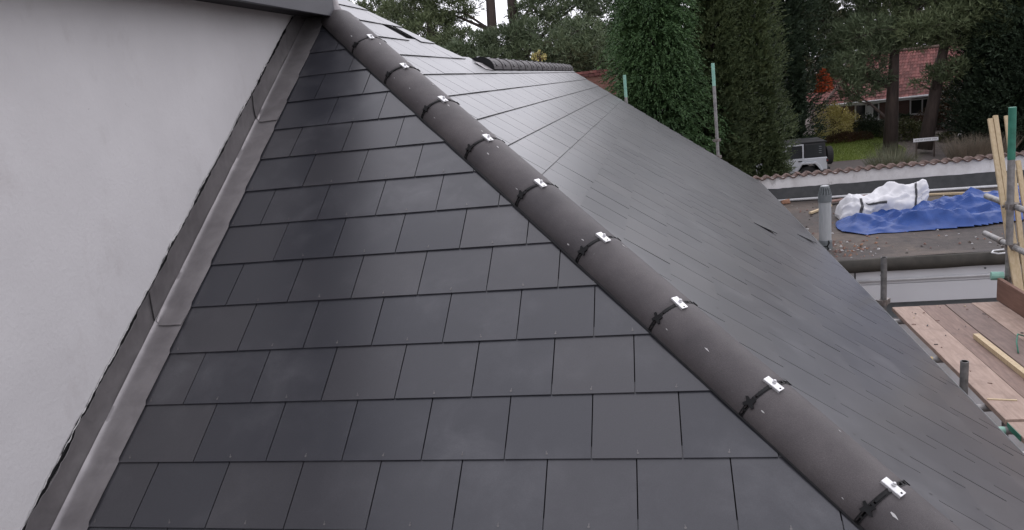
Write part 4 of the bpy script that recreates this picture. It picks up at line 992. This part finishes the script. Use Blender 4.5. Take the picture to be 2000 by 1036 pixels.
cypress('fir_tree', *at_y(2010, 290, 39.5)[:2], g, 5.0, 2.1, L_fir, 'dark fir at the right edge behind the green topped pole', 'fir', n=3600, size=.24, blunt=.45, leafjit=.8)
# far wood
mb = None; Vs = []
for k in range(46):
    x = -45 + 95*k/45 + random.uniform(-2, 2); y = random.uniform(62, 85); h = random.uniform(7, 9.6)
    if -14 < x < -8: h *= .78
    n = 2200; u = rng.normal(0, 1, (n, 3)); u /= np.linalg.norm(u, axis=1)[:,None]
    C = np.array([x, y, gz(x, y)+h*.5]) + u*(rng.uniform(.4, 1, n)**.4*(1+.35*fbm(u*3, 1.0, k)))[:,None]*np.array([3.2, 2.6, h*.5])
    Vs.append(leaves(C, u, .55, .55, 0, .8))
o = leaf_obj('distant_wood', Vs, L_wood, None); tag(o, 'distant mixed autumn woodland closing the view', 'woodland', kind='stuff')

# ------------------------------------------------------------------ bungalow
bg_ = empty('bungalow', (14, 49, gz(0, 47)), 'brown brick bungalow with red pantiled roof and white windows', 'bungalow')
bz = gz(0, 47)-.2; ez = -2.95; rz_ = -.45
mb = MB(); mb.box((10.0, 46.35, bz), (18.6, 53.2, ez)); mb.build('wall', M_brick, bg_)
mb = MB()
def pant(p0, p1, q0, q1, nx, ny):
    """rows of tiles between eave p0-p1 and ridge q0-q1"""
    p0, p1, q0, q1 = map(Vector, (p0, p1, q0, q1)); up = (p1-p0).cross(q0-p0).normalized(); up = up if up.z > 0 else -up
    for j in range(ny):
        for i in range(nx):
            a, b, c_, d = i/nx, (i+1)/nx, j/ny, (j+1.15)/ny
            def P(u, v): v = min(v, 1.0); return p0.lerp(p1, u).lerp(q0.lerp(q1, u), v)
            m_ = (a+b)/2; vs = [P(a, c_)+up*.05, P(m_, c_)+up*.10, P(b, c_)+up*.04, P(b, d)+up*.01, P(m_, d)+up*.06, P(a, d)+up*.015]
            mb.add(vs, [(0,1,4,5),(1,2,3,4)])
pant((9.45, 45.95, ez), (19.1, 45.95, ez), (12.4, 49.6, rz_), (18.9, 49.6, rz_), 44, 15)
pant((9.45, 53.3, ez), (9.45, 45.95, ez), (12.4, 49.62, rz_), (12.4, 49.6, rz_), 34, 15)
pant((19.1, 53.3, ez), (9.45, 53.3, ez), (18.9, 49.6, rz_), (12.4, 49.6, rz_), 20, 12)
rf = mb.build('roof', M_redtile, bg_, smooth=False)
mb = MB(); mb.tube([(12.3, 49.6, rz_+.06), (19.0, 49.6, rz_+.06)], .11, 8); mb.tube([(9.42, 45.93, ez+.08), (12.35, 49.58, rz_+.06)], .09, 8); mb.build('ridge', M_terra, rf)
mb = MB(); mb.bar((9.4, 45.92, ez+.0), (10.1, 46.75, ez+.62), .05, .10); mb.build('hip_flashing', M_white, rf)
mb = MB(); mb.box((9.5, 45.88, ez-.12), (14.0, 45.93, ez+.03)); mb.box((13.9, 45.85, ez-.06), (19.1, 45.90, ez+.09)); mb.tube([(9.45, 45.84, ez+.0), (19.1, 45.84, ez+.03)], .05, 8); mb.build('eaves_gutter', M_white, bg_)
def window(x0, x1, z0, z1, cols):
    y = 46.30; mb = MB(); t = .07
    mb.box((x0, y, z0), (x1, y+.06, z0+t)); mb.box((x0, y, z1-t), (x1, y+.06, z1)); 
    for c_ in cols + [x0+t/2, x1-t/2]: mb.box((c_-t/2, y-.004, z0+t), (c_+t/2, y+.056, z1-t))
    f = mb.build('window', M_white, bg_)
    mb = MB(); mb.box((x0+.03, y+.02, z0+.03), (x1-.03, y+.035, z1-.03)); mb.build('pane', M_glass, f)
    mb = MB(); mb.box((x0-.05, y-.08, z0-.06), (x1+.05, y+.04, z0-.003)); mb.build('sill', M_white, f)
window(11.15, 12.45, -4.0, -3.08, [11.75, 12.1]); window(14.05, 15.3, -3.95, -3.08, [14.7, 15.0]); window(16.2, 17.1, -3.95, -3.15, [16.6])
mb = MB(); mb.box((11.8, 46.318, -3.7), (12.06, 46.3195, -3.2)); mb.build('curtain', M_white, bg_)

# name board on posts by the road
sg = empty('name_board', (*at_y(1808, 272, 39.5)[:2], GZ), 'small white street name board with dark lettering on short posts', 'sign')
q = at_y(1808, 273, 39.5); dx = .56
mb = MB(); rt = Matrix.Rotation(R_(-4), 3, 'Y'); rt = Matrix.Identity(3)
mb.box((-dx, -.02, -.085), (dx, .0, .085), 0, rt, q); mb.build('board', M_white, sg, bevel=.006)
mb = MB()
xx = -dx+.10
for wlen in (.03,.045,.02,.05,.04,.03,.05, 0, .05,.03,.04,.05,.03,.04, 0, .05,.04,.03,.04):
    if wlen:
        mb.box((xx, -.0235, -.034), (xx+.010, -.0215, .034), 0, rt, q); mb.box((xx+.012, -.0235, random.choice([-.034, -.004, .024])), (xx+wlen*.75, -.0215, random.choice([-.024, .006, .034])+.002), 0, rt, q) if False else None
        mb.box((xx+.012, -.0235, .022), (xx+wlen*.8, -.0215, .034), 0, rt, q)
    xx += wlen+.012 if wlen else .05
mb.build('lettering', M_blackpl, sg)
for s_ in (-.4, .4):
    mb = MB(); mb.box((q[0]+s_-.03, q[1]+.003, GZ), (q[0]+s_+.03, q[1]+.06, q[2]-.06)); mb.build('post', M_bark, sg)

# ------------------------------------------------------------------ the parked off-roader
M_silver = mat('silver_paint', (.52,.54,.56), (.56,.58,.60), 2, .28, .35)
M_trim = mat('black_trim', (.012,.012,.013), (.02,.02,.021), 12, .55)
M_tyre = mat('tyre_rubber', (.014,.014,.014), (.024,.023,.022), 20, .8)
M_lamp = mat('red_lamp', (.25,.02,.02), (.3,.03,.03), 8, .2)
cx, cy = 7.08, 34.0                                           # rear end of the tub, near side plane
car = empty('parked_car', (cx-2, cy+.9, GZ), 'silver boxy off-road car with black hard top, spare wheel on the back', 'car')
W = 1.72
def side(u, v, d): return (cx - u, cy + d, GZ + v)           # u forward from the tail, v up
def ext(poly, d0, d1, name, m, bevel=.02, parent=car):
    mb = MB(); mb.prism(poly, d0, d1, side); return mb.build(name, m, parent, bevel=bevel)
ext([(0, .62), (.30, .62), (.36, .82), (.55, 1.0), (1.05, 1.0), (1.22, .80), (1.34, .52), (2.75, .52), (2.95, .8), (3.15, .98), (3.6, .98), (3.85, .72), (4.0, .72), (4.0, 1.06), (2.85, 1.16), (0, 1.16)], 0, W, 'body', M_silver, .03)
ext([(.02, 1.163), (.93, 1.163), (.93, 1.78), (.06, 1.80)], .05, W-.05, 'hard_top', M_trim, .04)
ext([(-.02, 1.795), (2.3, 1.80), (2.36, 1.84), (2.25, 1.875), (.05, 1.86)], .03, W-.03, 'roof_panel', M_trim, .02)
ext([(.93, 1.163), (2.75, 1.163), (2.3, 1.79), (.93, 1.79)], .10, W-.10, 'cabin', M_trim, .02)
for u0, u1 in ((.95, 1.74), (1.76, 2.70)):
    d = MB(); d.prism([(u0, .56), (u1, .56), (u1, 1.17), (u0, 1.17)] if u0 > 1.5 else [(u0+.30, .56), (u1, .56), (u1, 1.17), (u0, 1.17), (u0, .98)], -.022, .0, side); dr = d.build('door', M_silver, car, bevel=.012)
    top = u1-.04 if u0 < 1.5 else u1-.40
    mb = MB()
    for pl in ([(u0, 1.172), (u0+.06, 1.172), (u0+.06, 1.78), (u0, 1.78)], [(u0+.06, 1.72), (top, 1.72), (top, 1.78), (u0+.06, 1.78)], [(u1-.07, 1.172), (u1, 1.172), (top, 1.72), (top-.07, 1.72)]): mb.prism(pl, -.01, .06, side)
    mb.build('window_frame', M_silver, dr); mb = MB(); mb.prism([(u0+.06, 1.175), (u1-.08, 1.175), (top-.06, 1.718), (u0+.06, 1.718)], .03, .05, side); mb.build('window', M_glass, dr)
    mb = MB(); mb.prism([(u0+.08, 1.03), (u0+.24, 1.03), (u0+.24, 1.075), (u0+.08, 1.075)], -.06, -.023, side); mb.build('handle', M_trim, dr)
mb = MB(); mb.prism([(.12, 1.22), (.86, 1.22), (.86, 1.70), (.14, 1.72)], .042, .049, side); mb.build('quarter_window', M_glass, car)
mb = MB()
for k in range(4): mb.prism([(.20, 1.34+.09*k), (.30, 1.34+.09*k), (.34, 1.37+.09*k), (.24, 1.37+.09*k)], .030, .041, side)
mb.build('window_louvre', M_greydark, car)
for u in (.80, 3.38):
    pts = [(-.62, .60), (-.50, .84), (-.34, 1.0), (.30, 1.0), (.46, .84), (.60, .56)]; inn = [(.50, .56), (.38, .78), (.25, .91), (-.28, .91), (-.40, .78), (-.52, .60)]
    ext([(u+a, b) for a, b in pts+inn], -.11, .05, 'wheel_arch', M_silver, .015)
    wl = empty('wheel', (cx-u, cy+.12, GZ+.40)); wl.parent = car; wl.location = Vector((cx-u, cy+.12, GZ+.40))-car.location
    for d0 in (.0, W-.30):
        mb = MB(); mb.tube([side(u, .40, d0), side(u, .40, d0+.04), side(u, .40, d0+.22), side(u, .40, d0+.26)], [.36, .40, .40, .36], 28); o = mb.build('tyre', M_tyre, None); o.parent = wl; o.location = -(Vector((cx-u, cy+.12, GZ+.40)))
        mb = MB(); mb.tube([side(u, .40, d0-.012), side(u, .40, d0+.03)], [.20, .23], 20); o = mb.build('rim', M_greydark, None); o.parent = wl; o.location = -(Vector((cx-u, cy+.12, GZ+.40)))
mb = MB(); mb.tube([(cx+.10, cy+.85, GZ+1.12), (cx+.13, cy+.85, GZ+1.12), (cx+.33, cy+.85, GZ+1.12), (cx+.37, cy+.85, GZ+1.12)], [.36, .40, .40, .35], 28); mb.tube([(cx, cy+.85, GZ+1.1), (cx+.12, cy+.85, GZ+1.1)], .14, 10); mb.build('spare_wheel', M_tyre, car)
ext([(-.14, .52), (.0, .52), (.0, .70), (-.14, .70)], .08, W-.08, 'rear_bumper', M_trim, .02)
mb = MB(); mb.prism([(-.045, .93), (.04, .93), (.04, 1.10), (-.045, 1.10)], -.015, .14, side); tl = mb.build('tail_lamp', M_trim, car, bevel=.01); mb = MB(); mb.tube([side(-.0, 1.015, -.017), side(-.0, 1.015, -.024)], .03, 12); mb.build('lens', M_lamp, tl)
ext([(.1, .45), (3.9, .45), (3.9, .62), (.1, .62)], .25, W-.25, 'chassis', M_trim, 0)
